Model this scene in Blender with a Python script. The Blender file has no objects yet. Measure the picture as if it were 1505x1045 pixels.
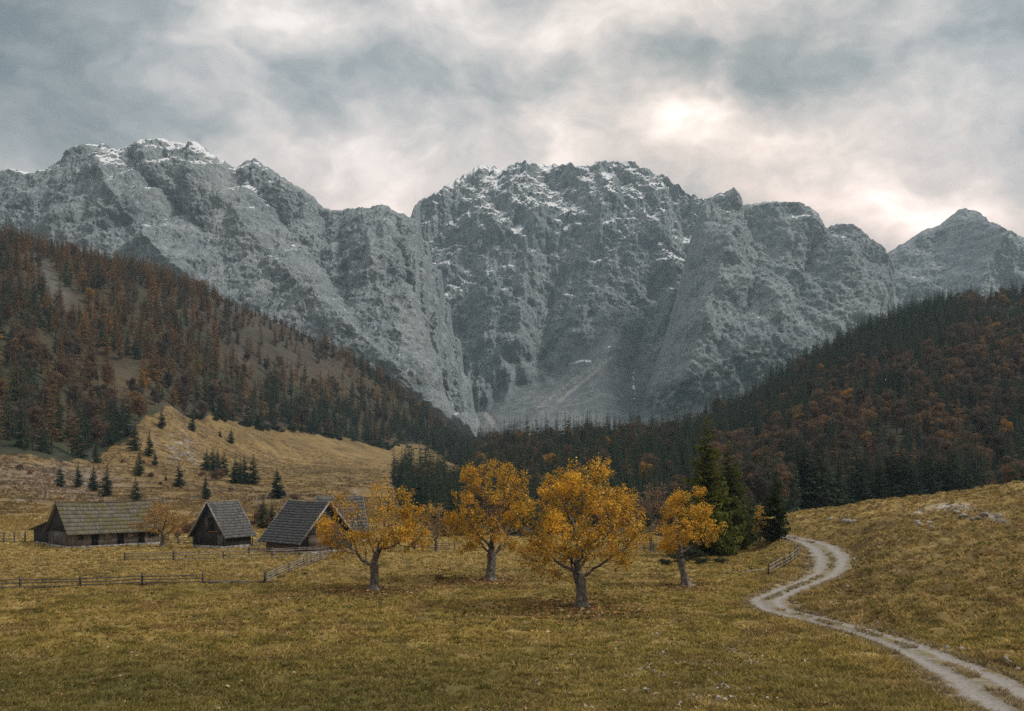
import bpy, math, random
import numpy as np
from mathutils import Vector
C = bpy.context.scene.collection
SC = bpy.context.scene
PI = math.pi
# ------------------------------------------------------------------ camera
F, CX, HY, CAMZ = 1463.0, 752.5, 690.0, 12.0
cam = bpy.data.cameras.new('camera'); camo = bpy.data.objects.new('camera', cam); C.objects.link(camo)
camo.location = (0, 0, CAMZ); camo.rotation_euler = (PI/2, 0, 0)
cam.sensor_width = 36; cam.lens = 35; cam.shift_y = (HY - 522.5)/1505.0
cam.clip_start = 0.5; cam.clip_end = 30000
SC.camera = camo
SC.view_settings.view_transform = 'Standard'; SC.view_settings.look = 'None'
SC.view_settings.exposure = .92; SC.view_settings.gamma = 1.0
SC.cycles.max_bounces = 5; SC.cycles.diffuse_bounces = 2; SC.cycles.transparent_max_bounces = 6
SC.cycles.use_denoising = False; SC.cycles.use_adaptive_sampling = False; SC.cycles.sample_clamp_indirect = 3.0; SC.cycles.volume_bounces = 0; SC.cycles.transmission_bounces = 3
HAZE = .000065
SUN_AZ, SUN_EL = math.radians(96), math.radians(47)

# ------------------------------------------------------------------ node helpers
class NT:
    def __init__(s, tree): s.t = tree; s.n = tree.nodes; s.l = tree.links
    def node(s, typ, **kw):
        n = s.n.new(typ)
        for k, v in kw.items(): setattr(n, k, v)
        return n
    def put(s, sock, v):
        if isinstance(v, bpy.types.NodeSocket): s.l.new(v, sock)
        elif v is not None: sock.default_value = v
    def math(s, op, a, b=None, c=None, clamp=False):
        n = s.node('ShaderNodeMath', operation=op, use_clamp=clamp)
        s.put(n.inputs[0], a); s.put(n.inputs[1], b); s.put(n.inputs[2], c)
        return n.outputs[0]
    def vec(s, op, a, b=None):
        n = s.node('ShaderNodeVectorMath', operation=op); s.put(n.inputs[0], a)
        if b is not None:
            s.put(n.inputs['Scale'] if op == 'SCALE' else n.inputs[1], b)
        return n.outputs['Value'] if op in ('LENGTH', 'DOT_PRODUCT', 'DISTANCE') else n.outputs[0]
    def mix(s, fac, a, b, blend='MIX'):
        n = s.node('ShaderNodeMix', data_type='RGBA', blend_type=blend)
        s.put(n.inputs[0], fac); s.put(n.inputs[6], a); s.put(n.inputs[7], b)
        return n.outputs[2]
    def noise(s, vec, scale, detail=3, rough=.5, dist=0.0, out=0):
        n = s.node('ShaderNodeTexNoise'); s.put(n.inputs['Vector'], vec)
        n.inputs['Scale'].default_value = scale; n.inputs['Detail'].default_value = detail
        n.inputs['Roughness'].default_value = rough; n.inputs['Distortion'].default_value = dist
        return n.outputs[out]
    def mrange(s, v, a, b, c=0.0, d=1.0, smooth=True):
        n = s.node('ShaderNodeMapRange', interpolation_type='SMOOTHSTEP' if smooth else 'LINEAR')
        s.put(n.inputs[0], v)
        for i, x in enumerate((a, b, c, d)): s.put(n.inputs[i+1], x)
        return n.outputs[0]
    def ramp(s, f, stops):
        n = s.node('ShaderNodeValToRGB'); s.put(n.inputs[0], f)
        e = n.color_ramp.elements
        while len(e) < len(stops): e.new(0.5)
        for k, (p, c) in zip(e, stops): k.position = p; k.color = (*c, 1)
        return n.outputs[0]
    def sepxyz(s, v):
        n = s.node('ShaderNodeSeparateXYZ'); s.put(n.inputs[0], v); return n.outputs
    def comb(s, x, y, z):
        n = s.node('ShaderNodeCombineXYZ')
        for i, q in enumerate((x, y, z)): s.put(n.inputs[i], q)
        return n.outputs[0]
    def attr(s, name, out='Color'):
        n = s.node('ShaderNodeAttribute'); n.attribute_name = name; return n.outputs[out]
    def bump(s, h, strength=.5, dist=.1):
        n = s.node('ShaderNodeBump'); n.inputs['Strength'].default_value = strength
        n.inputs['Distance'].default_value = dist; s.put(n.inputs['Height'], h); return n.outputs[0]
def c4(c): return (c[0], c[1], c[2], 1.0)

# ------------------------------------------------------------------ sky (world): overcast cloud deck, the sun behind it
W = bpy.data.worlds.new('World'); SC.world = W; W.use_nodes = True
w = NT(W.node_tree); w.n.clear()
def pxdir(px, py):
    v = Vector(((px-CX)/F, 1, (HY-py)/F)); v.normalize(); return v
tc = w.node('ShaderNodeTexCoord').outputs['Generated']
dirn = w.vec('NORMALIZE', tc)
sx, sy, sz = w.sepxyz(dirn)
stretch = w.vec('MULTIPLY', dirn, (1, 1, 1.45))
wn = w.noise(stretch, 5.0, 4, .55, out=1)
warp = w.vec('SCALE', w.vec('SUBTRACT', wn, (.5, .5, .5)), .22)
dw = w.vec('ADD', dirn, warp)
n1 = w.noise(w.vec('ADD', stretch, w.vec('SCALE', warp, 1.2)), 5.5, 7, .52)
n2 = w.noise(w.vec('ADD', w.vec('MULTIPLY', dirn, (1, 1, 1.25)), w.vec('SCALE', warp, .35)), 15.0, 8, .6, .15)
B = w.math('ADD', .495, w.math('MULTIPLY', w.math('SUBTRACT', n1, .5), 1.7))
B = w.math('ADD', B, w.math('MULTIPLY', w.math('SUBTRACT', n2, .5), .45))
BLOBS = [(385,28,115,66,.24),(30,75,50,30,.22),(95,105,35,25,.2),(490,120,35,70,.18),(1037,188,66,42,.24),(1060,170,150,60,.14),(1020,225,180,80,.20),
 (1350,345,110,46,.46),(1390,85,90,70,.2),(560,255,300,70,.20),(660,60,180,60,.07),(850,5,200,40,.1),(150,215,260,45,.13),(1440,230,120,80,.14),
 (60,130,180,95,-.34),(240,140,170,70,-.2),(1470,20,130,90,-.26),(1160,70,210,70,-.2),(700,160,200,55,-.1),(1250,195,140,70,-.12),(560,30,70,60,-.1),(1210,85,260,80,-.14),(480,110,120,60,-.1),(1000,70,170,55,-.14),(1040,225,280,80,.08),(1430,320,160,60,.08)]
for (bx, by, rx, ry, amp) in BLOBS:
    d0 = pxdir(bx, by)
    q = w.vec('MULTIPLY', w.vec('SUBTRACT', dw, tuple(d0)), (F/rx, F/rx, F/ry))
    g = w.math('POWER', 2.718, w.math('MULTIPLY', w.vec('DOT_PRODUCT', q, q), -1.0))
    B = w.math('ADD', B, w.math('MULTIPLY', g, amp))
colr = w.ramp(B, [(.0,(.092,.108,.112)),(.28,(.190,.202,.200)),(.5,(.318,.306,.294)),(.68,(.44,.404,.376)),(.86,(.60,.548,.512)),(1,(.74,.70,.67))])
low = w.mrange(sz, .38, .12)
colr = w.mix(low, colr, w.vec('MULTIPLY', colr, (1.13,.95,.875)))
dsun = tuple(pxdir(1040, 182))
glow = w.math('POWER', w.math('MAXIMUM', w.vec('DOT_PRODUCT', dirn, dsun), 0.0), 60.0)
colr = w.mix(w.math('MULTIPLY', glow, .40), colr, w.vec('MULTIPLY', colr, (1.22,1.04,.88)))
zen = w.mrange(sz, .42, .9, 1.0, 1.9)
colr = w.vec('SCALE', colr, zen)
sky = w.node('ShaderNodeTexSky', sky_type='NISHITA'); sky.sun_disc = False
sky.sun_elevation = SUN_EL; sky.sun_rotation = SUN_AZ
skyc = w.vec('SCALE', sky.outputs[0], 0.10)
final = w.mix(.93, skyc, colr)
bg = w.node('ShaderNodeBackground'); w.put(bg.inputs[0], final); bg.inputs[1].default_value = 1.0
w.l.new(bg.outputs[0], w.node('ShaderNodeOutputWorld').inputs[0])
# ------------------------------------------------------------------ sun (veiled by cloud: soft)
sl = bpy.data.lights.new('sun', 'SUN'); slo = bpy.data.objects.new('sun', sl); C.objects.link(slo)
sl.energy = 1.8; sl.angle = math.radians(10); sl.color = (1, .93, .84)
sdir = Vector((math.sin(SUN_AZ)*math.cos(SUN_EL), math.cos(SUN_AZ)*math.cos(SUN_EL), math.sin(SUN_EL)))
slo.rotation_euler = (-sdir).to_track_quat('-Z', 'Y').to_euler()

# ------------------------------------------------------------------ numpy noise
rng = np.random.default_rng(7)
PERM = np.tile(rng.permutation(256), 3).astype(np.int64)
GA = np.arange(16)*2*PI/16; GX, GY = np.cos(GA), np.sin(GA)
def perlin(x, y, seed=0):
    x = np.asarray(x, float); y = np.asarray(y, float)
    xi = np.floor(x).astype(np.int64); yi = np.floor(y).astype(np.int64)
    xf, yf = x-xi, y-yi; xi = (xi+seed*37) & 255; yi = (yi+seed*91) & 255
    u = xf*xf*xf*(xf*(xf*6-15)+10); v = yf*yf*yf*(yf*(yf*6-15)+10)
    def g(ix, iy, fx, fy):
        h = PERM[PERM[ix]+iy] & 15
        return GX[h]*fx+GY[h]*fy
    a = g(xi, yi, xf, yf); b = g(xi+1, yi, xf-1, yf); c = g(xi, yi+1, xf, yf-1); d = g(xi+1, yi+1, xf-1, yf-1)
    return 1.45*((a+(b-a)*u)*(1-v)+(c+(d-c)*u)*v)
def fbm(x, y, o=4, seed=0, gain=.5):
    s = 0; a = 1; t = 0
    for i in range(o):
        s = s+a*perlin(x*2**i, y*2**i, seed+i); t += a; a *= gain
    return s/t
def ridged(x, y, o=3, seed=0, gain=.5):
    s = 0; a = 1; t = 0; wgt = 1
    for i in range(o):
        n = 1-np.abs(perlin(x*2**i, y*2**i, seed+i)); n = n*n*wgt; s = s+a*n; t += a; a *= gain; wgt = np.clip(n*1.6, 0, 1)
    return s/t
def worley(x, y, seed=0):
    """distance to the nearest feature point, 0..~1: angular facets with creases between them"""
    xi = np.floor(x).astype(np.int64); yi = np.floor(y).astype(np.int64); best = np.full(np.shape(x), 9.0)
    for i in (-1, 0, 1):
        for j in (-1, 0, 1):
            a, b = xi+i, yi+j; h = PERM[PERM[(a+seed*37) & 255]+((b+seed*91) & 255)]; k = PERM[h+17]
            best = np.minimum(best, np.hypot(a+.1+.8*h/255-x, b+.1+.8*k/255-y)*(1+.25*(PERM[k+5]/255-.5)))
    return best
def crag(x, y, o=3, seed=0, gain=.5):
    s = 0; a = 1; t = 0
    for i in range(o):
        s = s+a*(1-1.25*worley(x*2.1**i, y*2.1**i, seed+i)); t += a; a *= gain
    return s/t
def sstep(a, b, x):
    t = np.clip((np.asarray(x, float)-a)/(b-a), 0, 1); return t*t*(3-2*t)
def pchip_d(x, y):                      # monotone slopes; y (n,...) over axis 0, x same shape
    h = np.diff(x, axis=0); d = np.diff(y, axis=0)/h
    m = np.zeros_like(y)
    m[0], m[-1] = d[0], d[-1]
    p = d[:-1]*d[1:]
    w1, w2 = 2*h[1:]+h[:-1], h[1:]+2*h[:-1]
    with np.errstate(divide='ignore', invalid='ignore'):
        mm = (w1+w2)/(w1/d[:-1]+w2/d[1:])
    m[1:-1] = np.where(p > 0, np.nan_to_num(mm), 0)
    return m
def curve(xs, ys):
    xs = np.array(xs, float); ys = np.array(ys, float); m = pchip_d(xs, ys)
    def f(q):
        q = np.clip(np.asarray(q, float), xs[0], xs[-1]); i = np.clip(np.searchsorted(xs, q)-1, 0, len(xs)-2)
        h = xs[i+1]-xs[i]; t = (q-xs[i])/h
        return ((1+2*t)*(1-t)**2*ys[i]+t*(1-t)**2*h*m[i]+t*t*(3-2*t)*ys[i+1]+t*t*(t-1)*h*m[i+1])
    return f
# ------------------------------------------------------------------ mesh helpers
def np_mesh(name, verts, faces, smooth=False, mats=(), midx=None, attrs=None):
    """faces: list of int arrays (n,3) / (n,4). attrs: {name: (n,3) colours or (n,) floats}"""
    me = bpy.data.meshes.new(name)
    v = np.asarray(verts, np.float32); faces = [np.asarray(f, np.int32) for f in faces if len(f)]
    me.vertices.add(len(v)); me.vertices.foreach_set('co', v.ravel())
    li = np.concatenate([f.ravel() for f in faces]); cnt = np.concatenate([np.full(len(f), f.shape[1], np.int32) for f in faces])
    me.loops.add(len(li)); me.loops.foreach_set('vertex_index', li)
    me.polygons.add(len(cnt)); me.polygons.foreach_set('loop_start', np.concatenate([[0], np.cumsum(cnt)[:-1]]).astype(np.int32))
    me.polygons.foreach_set('loop_total', cnt)
    if smooth: me.polygons.foreach_set('use_smooth', np.ones(len(cnt), bool))
    for m in mats: me.materials.append(m)
    if midx is not None: me.polygons.foreach_set('material_index', np.asarray(midx, np.int32))
    me.update(calc_edges=True)
    for k, a in (attrs or {}).items():
        a = np.asarray(a, np.float32)
        if a.ndim == 1:
            at = me.attributes.new(k, 'FLOAT', 'POINT'); at.data.foreach_set('value', a)
        else:
            at = me.attributes.new(k, 'FLOAT_COLOR', 'POINT')
            at.data.foreach_set('color', np.concatenate([a, np.ones((len(a), 1), np.float32)], 1).ravel())
    return me
def obj(name, me, parent=None, loc=None):
    o = bpy.data.objects.new(name, me); C.objects.link(o)
    if parent: o.parent = parent
    if loc is not None: o.location = loc
    return o
def tag(o, label=None, cat=None, group=None, kind=None):
    if label: o['label'] = label
    if cat: o['category'] = cat
    if group: o['group'] = group
    if kind: o['kind'] = kind
    return o
def empty(name, loc, rz=0, sc=1.0):
    o = bpy.data.objects.new(name, None); C.objects.link(o); o.location = loc; o.rotation_euler = (0, 0, rz); o.scale = (sc,)*3
    o.empty_display_size = .5; return o
def grid_faces(nr, nc):
    i = np.arange(nr-1)[:, None]*nc+np.arange(nc-1)[None]
    return np.stack([i, i+1, i+nc+1, i+nc], -1).reshape(-1, 4)

# ------------------------------------------------------------------ the lie of the land
def zz(py, Y): return CAMZ+(HY-py)/F*Y
#      u     N1  N2  N3  N4  N5  N6      K1          K2         K3 (forest edge) K4 (crest)
LAND = [(-2500, 0, 0, 0, 0, 0, 4,  (240,8),  (290,20), (340,40), (900,300)),
 (-400, 0, 0, 0, 0, 0, 3,  (235,5),  (280,13), (320,22), (980,262)),
 (0,    0, 0, 0, 0, .3, 1.6,(235,3.5),(280,10), (320,16), (1000, zz(375,1000))),
 (130,  0, 0, 0, 0, .1, 1.2,(240,2.5),(300,8.5), (360,15), (1000, zz(402,1000))),
 (260,  0, 0, 0, 0, 0, 1,  (255,3.2),(400,17.5),(520,42), (1000, zz(428,1000))),
 (380,  0, 0, 0, 0, 0, .5,  (285,3.2),(460,12), (650,41), (1020, zz(466,1020))),
 (500,  0, 0, 0, 0, 0, .2,  (330,4), (560,14), (750,35), (1050, zz(524,1050))),
 (620,  0, 0, 0, 0, 0, 0,  (360,2), (600,11), (850,29.4), (1100, zz(607,1100))),
 (685,  0, 0, 0, 0, 0, 0,  (330,0), (520,6), (760,15), (1050, zz(660,1050))),
 (760,  0, 0, 0, 0, 0, 0,  (300,0), (400,4), (520,13), (650, zz(660,650))),
 (900,  0, 0, 0, 0, 0, 0,  (300,0), (400,6), (520,17), (660, zz(648,660))),
 (1000, 0, 0, 0, 0, 0, 0,  (300,0), (400,8), (520,21), (680, zz(642,680))),
 (1050, 0, 0, 0, .2, .4, .3, (300,0), (420,12), (560,28), (720, zz(622,720))),
 (1100, 0, 0, 0, .3, .9, .6, (300,0), (420,14), (580,37), (750, zz(604,750))),
 (1165, 0, 0, .4, 1.9, 4, 2, (300,0), (420,18), (600,54), (785, zz(562,785))),
 (1220, 0, 0, .4, 2.1, 4.8, 2.2, (300,0), (420,22), (600,64), (805, zz(527,805))),
 (1300, 0, .5, 2.2, 4, 6.1, 3, (300,0), (420,26), (600,78), (830, zz(492,830))),
 (1400, 0, .9, 3, 4.9, 7.4, 4, (300,.5), (420,28), (600,86), (850, zz(464,850))),
 (1505, 0, 1.7, 4, 6.2, 9.3, 6, (300,2), (420,30), (600,90), (880, zz(453,880))),
 (1900, .3, 2.6, 5, 8, 12, 9, (300,5), (420,35), (600,95), (900,168)),
 (4200, .3, 2.6, 5, 8, 12, 9, (300,5), (420,35), (600,95), (900,178))]
LU = np.array([r[0] for r in LAND], float)
kY, kZ = [], []
for r in LAND:
    ys = [2, 60, 85, 115, 137, 170, 215]+[k[0] for k in r[7:11]]
    zs = [0, r[1], r[2], r[3], r[4], r[5], r[6]]+[k[1] for k in r[7:11]]
    yc, zc = r[10]
    ys += [yc+90, yc+260, 1700, 7000]; zs += [zc-22, zc*.55, 15, 15]
    kY.append(ys); kZ.append(zs)
kY, kZ = np.array(kY, float), np.array(kZ, float)
LK = kY.shape[1]
fY = [curve(LU, kY[:, k]) for k in range(LK)]; fZ = [curve(LU, kZ[:, k]) for k in range(LK)]
def knots(u):
    return np.stack([f(u) for f in fY]), np.stack([f(u) for f in fZ])
def base_h(X, Y):
    sh = np.broadcast(X, Y).shape
    X = np.broadcast_to(np.asarray(X, float), sh).ravel(); Y = np.broadcast_to(np.asarray(Y, float), sh).ravel()
    Y = np.maximum(Y, 2.01); u = np.clip(CX+F*X/Y, -2500, 4200)
    ky, kz = knots(u); m = pchip_d(ky, kz)
    i = np.clip((ky <= Y[None]).sum(0)-1, 0, LK-2); j = np.arange(len(Y))
    y0, y1, z0, z1, m0, m1 = ky[i, j], ky[i+1, j], kz[i, j], kz[i+1, j], m[i, j], m[i+1, j]
    h = y1-y0; t = np.clip((Y-y0)/h, 0, 1)
    return ((1+2*t)*(1-t)**2*z0+t*(1-t)**2*h*m0+t*t*(3-2*t)*z1+t*t*(t-1)*h*m1).reshape(sh)
def rough_h(X, Y):
    u = CX+F*X/np.maximum(Y, 2)
    tuss = sstep(1080, 1260, u)*(1-sstep(200, 260, Y))*sstep(60, 80, Y)
    near = (1-sstep(180, 300, Y))
    slope = sstep(200, 330, Y)*(1-sstep(640, 720, u))+sstep(290, 420, Y)*sstep(640, 760, u)
    far = sstep(420, 700, Y)
    z = near*(.26*fbm(X/9, Y/9, 3, 1)+.36*(ridged(X/3.0, Y/2.4, 3, 5)-.4)*(.4+sstep(-.3, .4, fbm(X/12, Y/12, 2, 8)))*sstep(190, 120, Y))
    z = z+tuss*(1.35*(ridged(X/13, Y/8, 3, 9)-.45)+.45*(ridged((X*.35+Y*.1)/9, (Y-.25*X)/3.6, 2, 15)-.4)+.50*(ridged(X/4.5, Y/2.6, 2, 12)-.4))
    z = z+slope*(3.4*fbm(X/46, Y/38, 4, 20)+1.5*(ridged((X+.5*Y)/26, (Y-.4*X)/11, 3, 27)-.4)+.3*fbm(X/6, Y/6, 2, 25))+far*(5*fbm(X/110, Y/150, 4, 30)-3*np.abs(perlin(X/70, Y/260, 33)))
    return z
# road centre line
def hit(px, py, fn=base_h, ymax=1200):
    Y = np.geomspace(20, ymax, 1500); X = (px-CX)/F*Y; d = zz(py, Y)-fn(X, Y)
    k = np.argmax(d < 0)
    if d[k] >= 0: k = len(Y)-1
    if k == 0: return np.array([X[0], Y[0]])
    t = d[k-1]/(d[k-1]-d[k]) if d[k] < 0 else 0
    y = Y[k-1]+(Y[k]-Y[k-1])*t
    return np.array([(px-CX)/F*y, y])
RC = [(1660,1130,4.2),(1570,1074,4.1),(1485,1030,5.0),(1416,988,4.3),(1343,955,3.3),(1265,928,2.9),(1195,910,3.0),(1143,897,3.2),(1128,886,3.4),(1150,871,3.1),
      (1190,855,3.2),(1214,843,3.7),(1222,829,4.6),(1219,815,5.0),(1206,803,4.6),(1188,796,4.0),(1160,790,3.5),(1120,787,3)]
rp = np.array([hit(a, b) for a, b, _ in RC]); rw = np.array([c for *_, c in RC])
rs = np.concatenate([[0], np.cumsum(np.hypot(*np.diff(rp, axis=0).T))])
S = np.arange(0, rs[-1], .35)
RX, RY, RWD = curve(rs, rp[:, 0])(S), curve(rs, rp[:, 1])(S), curve(rs, rw)(S)
def smooth1(a, n):
    k = np.hanning(n); k /= k.sum(); return np.convolve(np.pad(a, n//2, mode='edge'), k, 'valid')[:len(a)]
RX, RY = smooth1(RX, 15), smooth1(RY, 15)
RZ = smooth1(base_h(RX, RY), 25)
def road_near(X, Y):
    """distance to the centre line, half width there, road level"""
    X = X.ravel(); Y = Y.ravel(); D = np.full(len(X), 1e9); HWd = np.ones(len(X)); Z = np.zeros(len(X))
    m = np.where((Y > 30) & (Y < 200) & (X > 5) & (X < 80))[0]
    cx, cy, cw, cz = RX[::2], RY[::2], RWD[::2], RZ[::2]
    for k in range(0, len(m), 20000):
        q = m[k:k+20000]; d = (X[q, None]-cx)**2+(Y[q, None]-cy)**2; i = d.argmin(1)
        D[q] = np.sqrt(d[np.arange(len(q)), i]); HWd[q] = cw[i]/2; Z[q] = cz[i]
    return D, HWd, Z
def ground(X, Y, carve=True):
    X, Y = np.broadcast_arrays(np.asarray(X, float), np.asarray(Y, float)); sh = X.shape
    z = (base_h(X, Y)+rough_h(X, Y)).ravel()
    D, hw, rz = road_near(X, Y)
    t = 1-sstep(0, 1, (D-hw)/3.2); z = z*(1-t)+rz*t
    if carve: z = z-.16*(1-sstep(-.35, .1, D-hw))
    return z.reshape(sh)
def G(x, y): return float(ground(np.array([x]), np.array([y]))[0])
def at(px, py, ymax=1200):
    x, y = hit(px, py, lambda a, b: ground(a, b), ymax); return (x, y, G(x, y))

MAPLES = [  # px, py base, top py, px left, px right, seed
 ('front', 856, 893, 668, 764, 948), ('left', 549, 867, 706, 474, 628), ('second', 721, 854, 659, 660, 776), ('right', 1009, 861, 711, 960, 1060)]
MB = {m[0]: at(m[1], m[2]) for m in MAPLES}

# ------------------------------------------------------------------ ground sheet
def rows_y():
    a = [np.linspace(2, 38, 16), np.arange(39, 110, .28), np.arange(110, 180, .42)]
    y = 180.0; b = []
    while y < 1250: b.append(y); y *= 1.0052
    return np.concatenate(a+[np.array(b), np.geomspace(1300, 2600, 8)])
Yr = rows_y(); Uc = np.concatenate([np.linspace(-2480, -220, 36), np.arange(-200, 1700, 2.9), np.linspace(1720, 4180, 36)])
YY = np.repeat(Yr[:, None], len(Uc), 1); XX = (Uc[None]-CX)/F*YY
# widen the near rows so the sheet is a wide strip at the viewer's feet
ZZ = ground(XX, YY)
PY = HY-(ZZ-CAMZ)/YY*F; UU = np.repeat(Uc[None], len(Yr), 0)
def blob(u, v, cx, cy, rx, ry, rot=0):
    c, s = math.cos(rot), math.sin(rot); a = (u-cx)*c+(v-cy)*s; b = -(u-cx)*s+(v-cy)*c
    return np.exp(-((a/rx)**2+(b/ry)**2))
def pline0(u, v, pts, wd):
    m = np.zeros(u.shape)
    for (x0, y0), (x1, y1) in zip(pts[:-1], pts[1:]):
        dx, dy = x1-x0, y1-y0; tt = np.clip(((u-x0)*dx+(v-y0)*dy)/(dx*dx+dy*dy), 0, 1)
        m = np.maximum(m, np.exp(-(((u-x0-tt*dx)**2+(v-y0-tt*dy)**2)/wd**2)))
    return m
def forest_mask(X, Y):
    """0..1: woodland on the two hillsides"""
    u = CX+F*X/Y; e = fY[9](u)*(1+.06*fbm(u/60, Y/200, 3, 61)); c = fY[10](u)
    pyg = HY-(base_h(X, Y)-CAMZ)/Y*F
    left = (u < 690)*(Y > e)*(Y < c+60)
    ctr = (u >= 690)*(Y > np.interp(u, [690,1075,1110,1165,1200], [180,180,215,270,297])+8*fbm(u/30, Y*0, 2, 62))*(Y < c+60)
    spur = (u > 578)*(u < 690)*(Y > 178+np.maximum(640-u, 0)*2.4)*(Y < 480)
    m = np.maximum(np.maximum(left, ctr), spur).astype(float)
    return m
FM = forest_mask(XX, YY)
col = np.zeros(XX.shape+(3,)); 
def lay(c, m): 
    global col
    col = col*(1-m[..., None])+np.array(c)*m[..., None]
n_big = fbm(XX/16, YY/22, 4, 70); n_mid = fbm(XX/4, YY/5, 3, 75); n_far = fbm(XX/60, YY/90, 4, 80)
lay((.235,.172,.050), np.ones(XX.shape))
lay((.285,.205,.080), sstep(80, 120, YY)*(1-sstep(900, 1080, UU))*.85)                       # drier barn field
lay((.155,.125,.032), np.clip(.35+n_big*1.3, 0, 1)*.55*(1-sstep(95, 150, YY)))
lay((.31,.228,.082), np.clip(n_mid*1.6, 0, 1)*.5*(1-sstep(150, 220, YY)))
lay((.215,.150,.058), sstep(1060, 1240, UU)*sstep(62, 85, YY)*(1-sstep(200, 240, YY))*.8)   # right hand bank
lay((.12,.08,.038), sstep(1060, 1240, UU)*sstep(62, 85, YY)*np.clip(fbm(XX/6, YY/4, 3, 83)*2.6, 0, 1)*.75*(1-sstep(200, 240, YY)))
lay((.155,.105,.047), sstep(190, 260, YY)*(1-sstep(690, 760, UU))*.9)                        # tan hillside pasture
lay((.095,.068,.030), np.clip(n_far*2.4, 0, 1)*sstep(190, 260, YY)*.75)
lay((.075,.05,.03), sstep(.1, .35, fbm(XX/14+YY/40, YY/9, 4, 82))*sstep(190, 240, YY)*.7)
lay((.20,.135,.062), sstep(.15, .4, fbm(XX/26, YY/12, 4, 84))*sstep(190, 240, YY)*.6)
lay((.16,.125,.095), np.clip(blob(UU, PY, 110, 715, 130, 28, .2)+blob(UU, PY, 190, 725, 90, 14, .3)+.5*blob(UU, PY, 390, 735, 140, 16, .15), 0, 1)*np.clip(.6+n_far*2+n_mid, 0, 1))
lay((.22,.205,.185), np.clip(blob(UU, PY, 268, 662, 18, 24, -.4)*np.clip(fbm(XX/4, YY/9, 3, 88)*5, 0, 1)*1.2, 0, 1))
lay((.19,.165,.14), sstep(.30, .55, fbm(XX/7, YY/12, 3, 86))*sstep(200, 240, YY)*(1-sstep(420, 560, YY))*(UU < 640)*.55)  # stones in the turf
lay((.052,.040,.026), FM)
lay((.030,.038,.024), FM*np.clip(.35+fbm(XX/45, YY/70, 4, 90)*2.2, 0, 1)*.85)
lay((.082,.058,.035), FM*np.clip(blob(UU, PY, 175, 565, 40, 38, .9)*1.2+blob(UU, PY, 470, 545, 75, 30, .45)*1.1, 0, 1)*np.clip(.7+n_far, 0, 1))
lay((.09,.085,.078), FM*np.clip(blob(UU, PY, 380, 510, 60, 26, .4)*np.clip(fbm(XX/14, YY/40, 3, 93)*4, 0, 1)+ blob(UU, PY, 80, 420, 14, 60, -.55)*.8, 0, 1))
lay((.05,.041,.035), sstep(.0, .25, blob(UU, PY, 400, 470, 95, 45, .45))*FM*.75)
nr3 = fbm(XX/3.0, YY/3.4, 3, 73); nearw = 1-sstep(110, 165, YY)
lay((.095,.075,.026), sstep(.02, .34, nr3)*.62*nearw)
lay((.16,.10,.045), sstep(.10, .38, fbm(XX/5, YY/6, 3, 77))*.55*nearw)
lay((.36,.26,.11), sstep(.12, .40, fbm(XX/4.2, YY/3.4, 3, 78))*.55*nearw)
lay((.115,.098,.034), (1-sstep(50, 76, YY))*(UU < 1420)*np.clip(.55+n_big, 0, 1))
lay((.33,.23,.10), .6*pline0(UU, PY, [(-40,932),(120,922),(330,893),(430,880)], 5)*np.clip(.7+n_mid, 0, 1))
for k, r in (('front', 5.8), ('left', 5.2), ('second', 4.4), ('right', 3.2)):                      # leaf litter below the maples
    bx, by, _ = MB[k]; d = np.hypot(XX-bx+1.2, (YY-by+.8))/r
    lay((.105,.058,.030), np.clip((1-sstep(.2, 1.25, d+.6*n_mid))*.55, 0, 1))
Dr, HWr, _ = road_near(XX, YY); edge = ((1-sstep(.0, 1.3, Dr-HWr+.6*n_mid.ravel()))*.75).reshape(XX.shape)
lay((.175,.14,.10), edge)
stream = np.exp(-((PY-(785-(UU-1300)*.33-16*np.sin((UU-1300)/38)))/4.5)**2)*sstep(1335, 1365, UU)*(1-sstep(1420, 1440, UU))*(YY > 90)*(YY < 200)
stream = np.maximum(stream, blob(UU, PY, 1463, 762, 16, 5, .4)*(YY < 200))
lay((.36,.34,.32), np.clip(stream*1.1*np.clip(.6+n_mid*2, 0, 1), 0, 1))
lay((.07,.045,.025), np.clip(blob(UU, PY, 1478, 978, 40, 5, .28)*1.2, 0, 1))
gverts = np.stack([XX, YY, ZZ], -1).reshape(-1, 3)

def mat(name, rough=.9, spec=.15):
    m = bpy.data.materials.new(name); m.use_nodes = True; t = NT(m.node_tree); p = t.n['Principled BSDF']
    p.inputs['Roughness'].default_value = rough; p.inputs['Specular IOR Level'].default_value = spec
    return m, t, p
def geo_pos(t): return t.node('ShaderNodeNewGeometry').outputs['Position']
def objc(t): return t.node('ShaderNodeTexCoord').outputs['Object']
m_ground, t, p = mat('turf', .95, .1)
gp = geo_pos(t); a = t.attr('gcol')
n_a = t.noise(gp, 2.2, 6, .65); n_b = t.noise(t.vec('MULTIPLY', gp, (1, 1.0, 1)), .35, 5, .6); n_c = t.noise(gp, .05, 5, .6)
f = t.math('ADD', t.math('MULTIPLY', n_a, .9), t.math('ADD', t.math('MULTIPLY', n_b, .8), t.math('MULTIPLY', n_c, .6)))
sc_ = t.mrange(f, .75, 1.6, .35, 1.6, False)
cc = t.vec('SCALE', a, sc_)
cc = t.mix(t.mrange(t.noise(gp, 1.1, 4, .6), .5, .72, 0, .45), cc, t.vec('MULTIPLY', cc, (.72, .98, .8)))
t.put(p.inputs['Base Color'], cc)
t.put(p.inputs['Normal'], t.bump(t.math('ADD', n_a, t.math('MULTIPLY', n_b, 1.5)), .7, .25))
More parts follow.
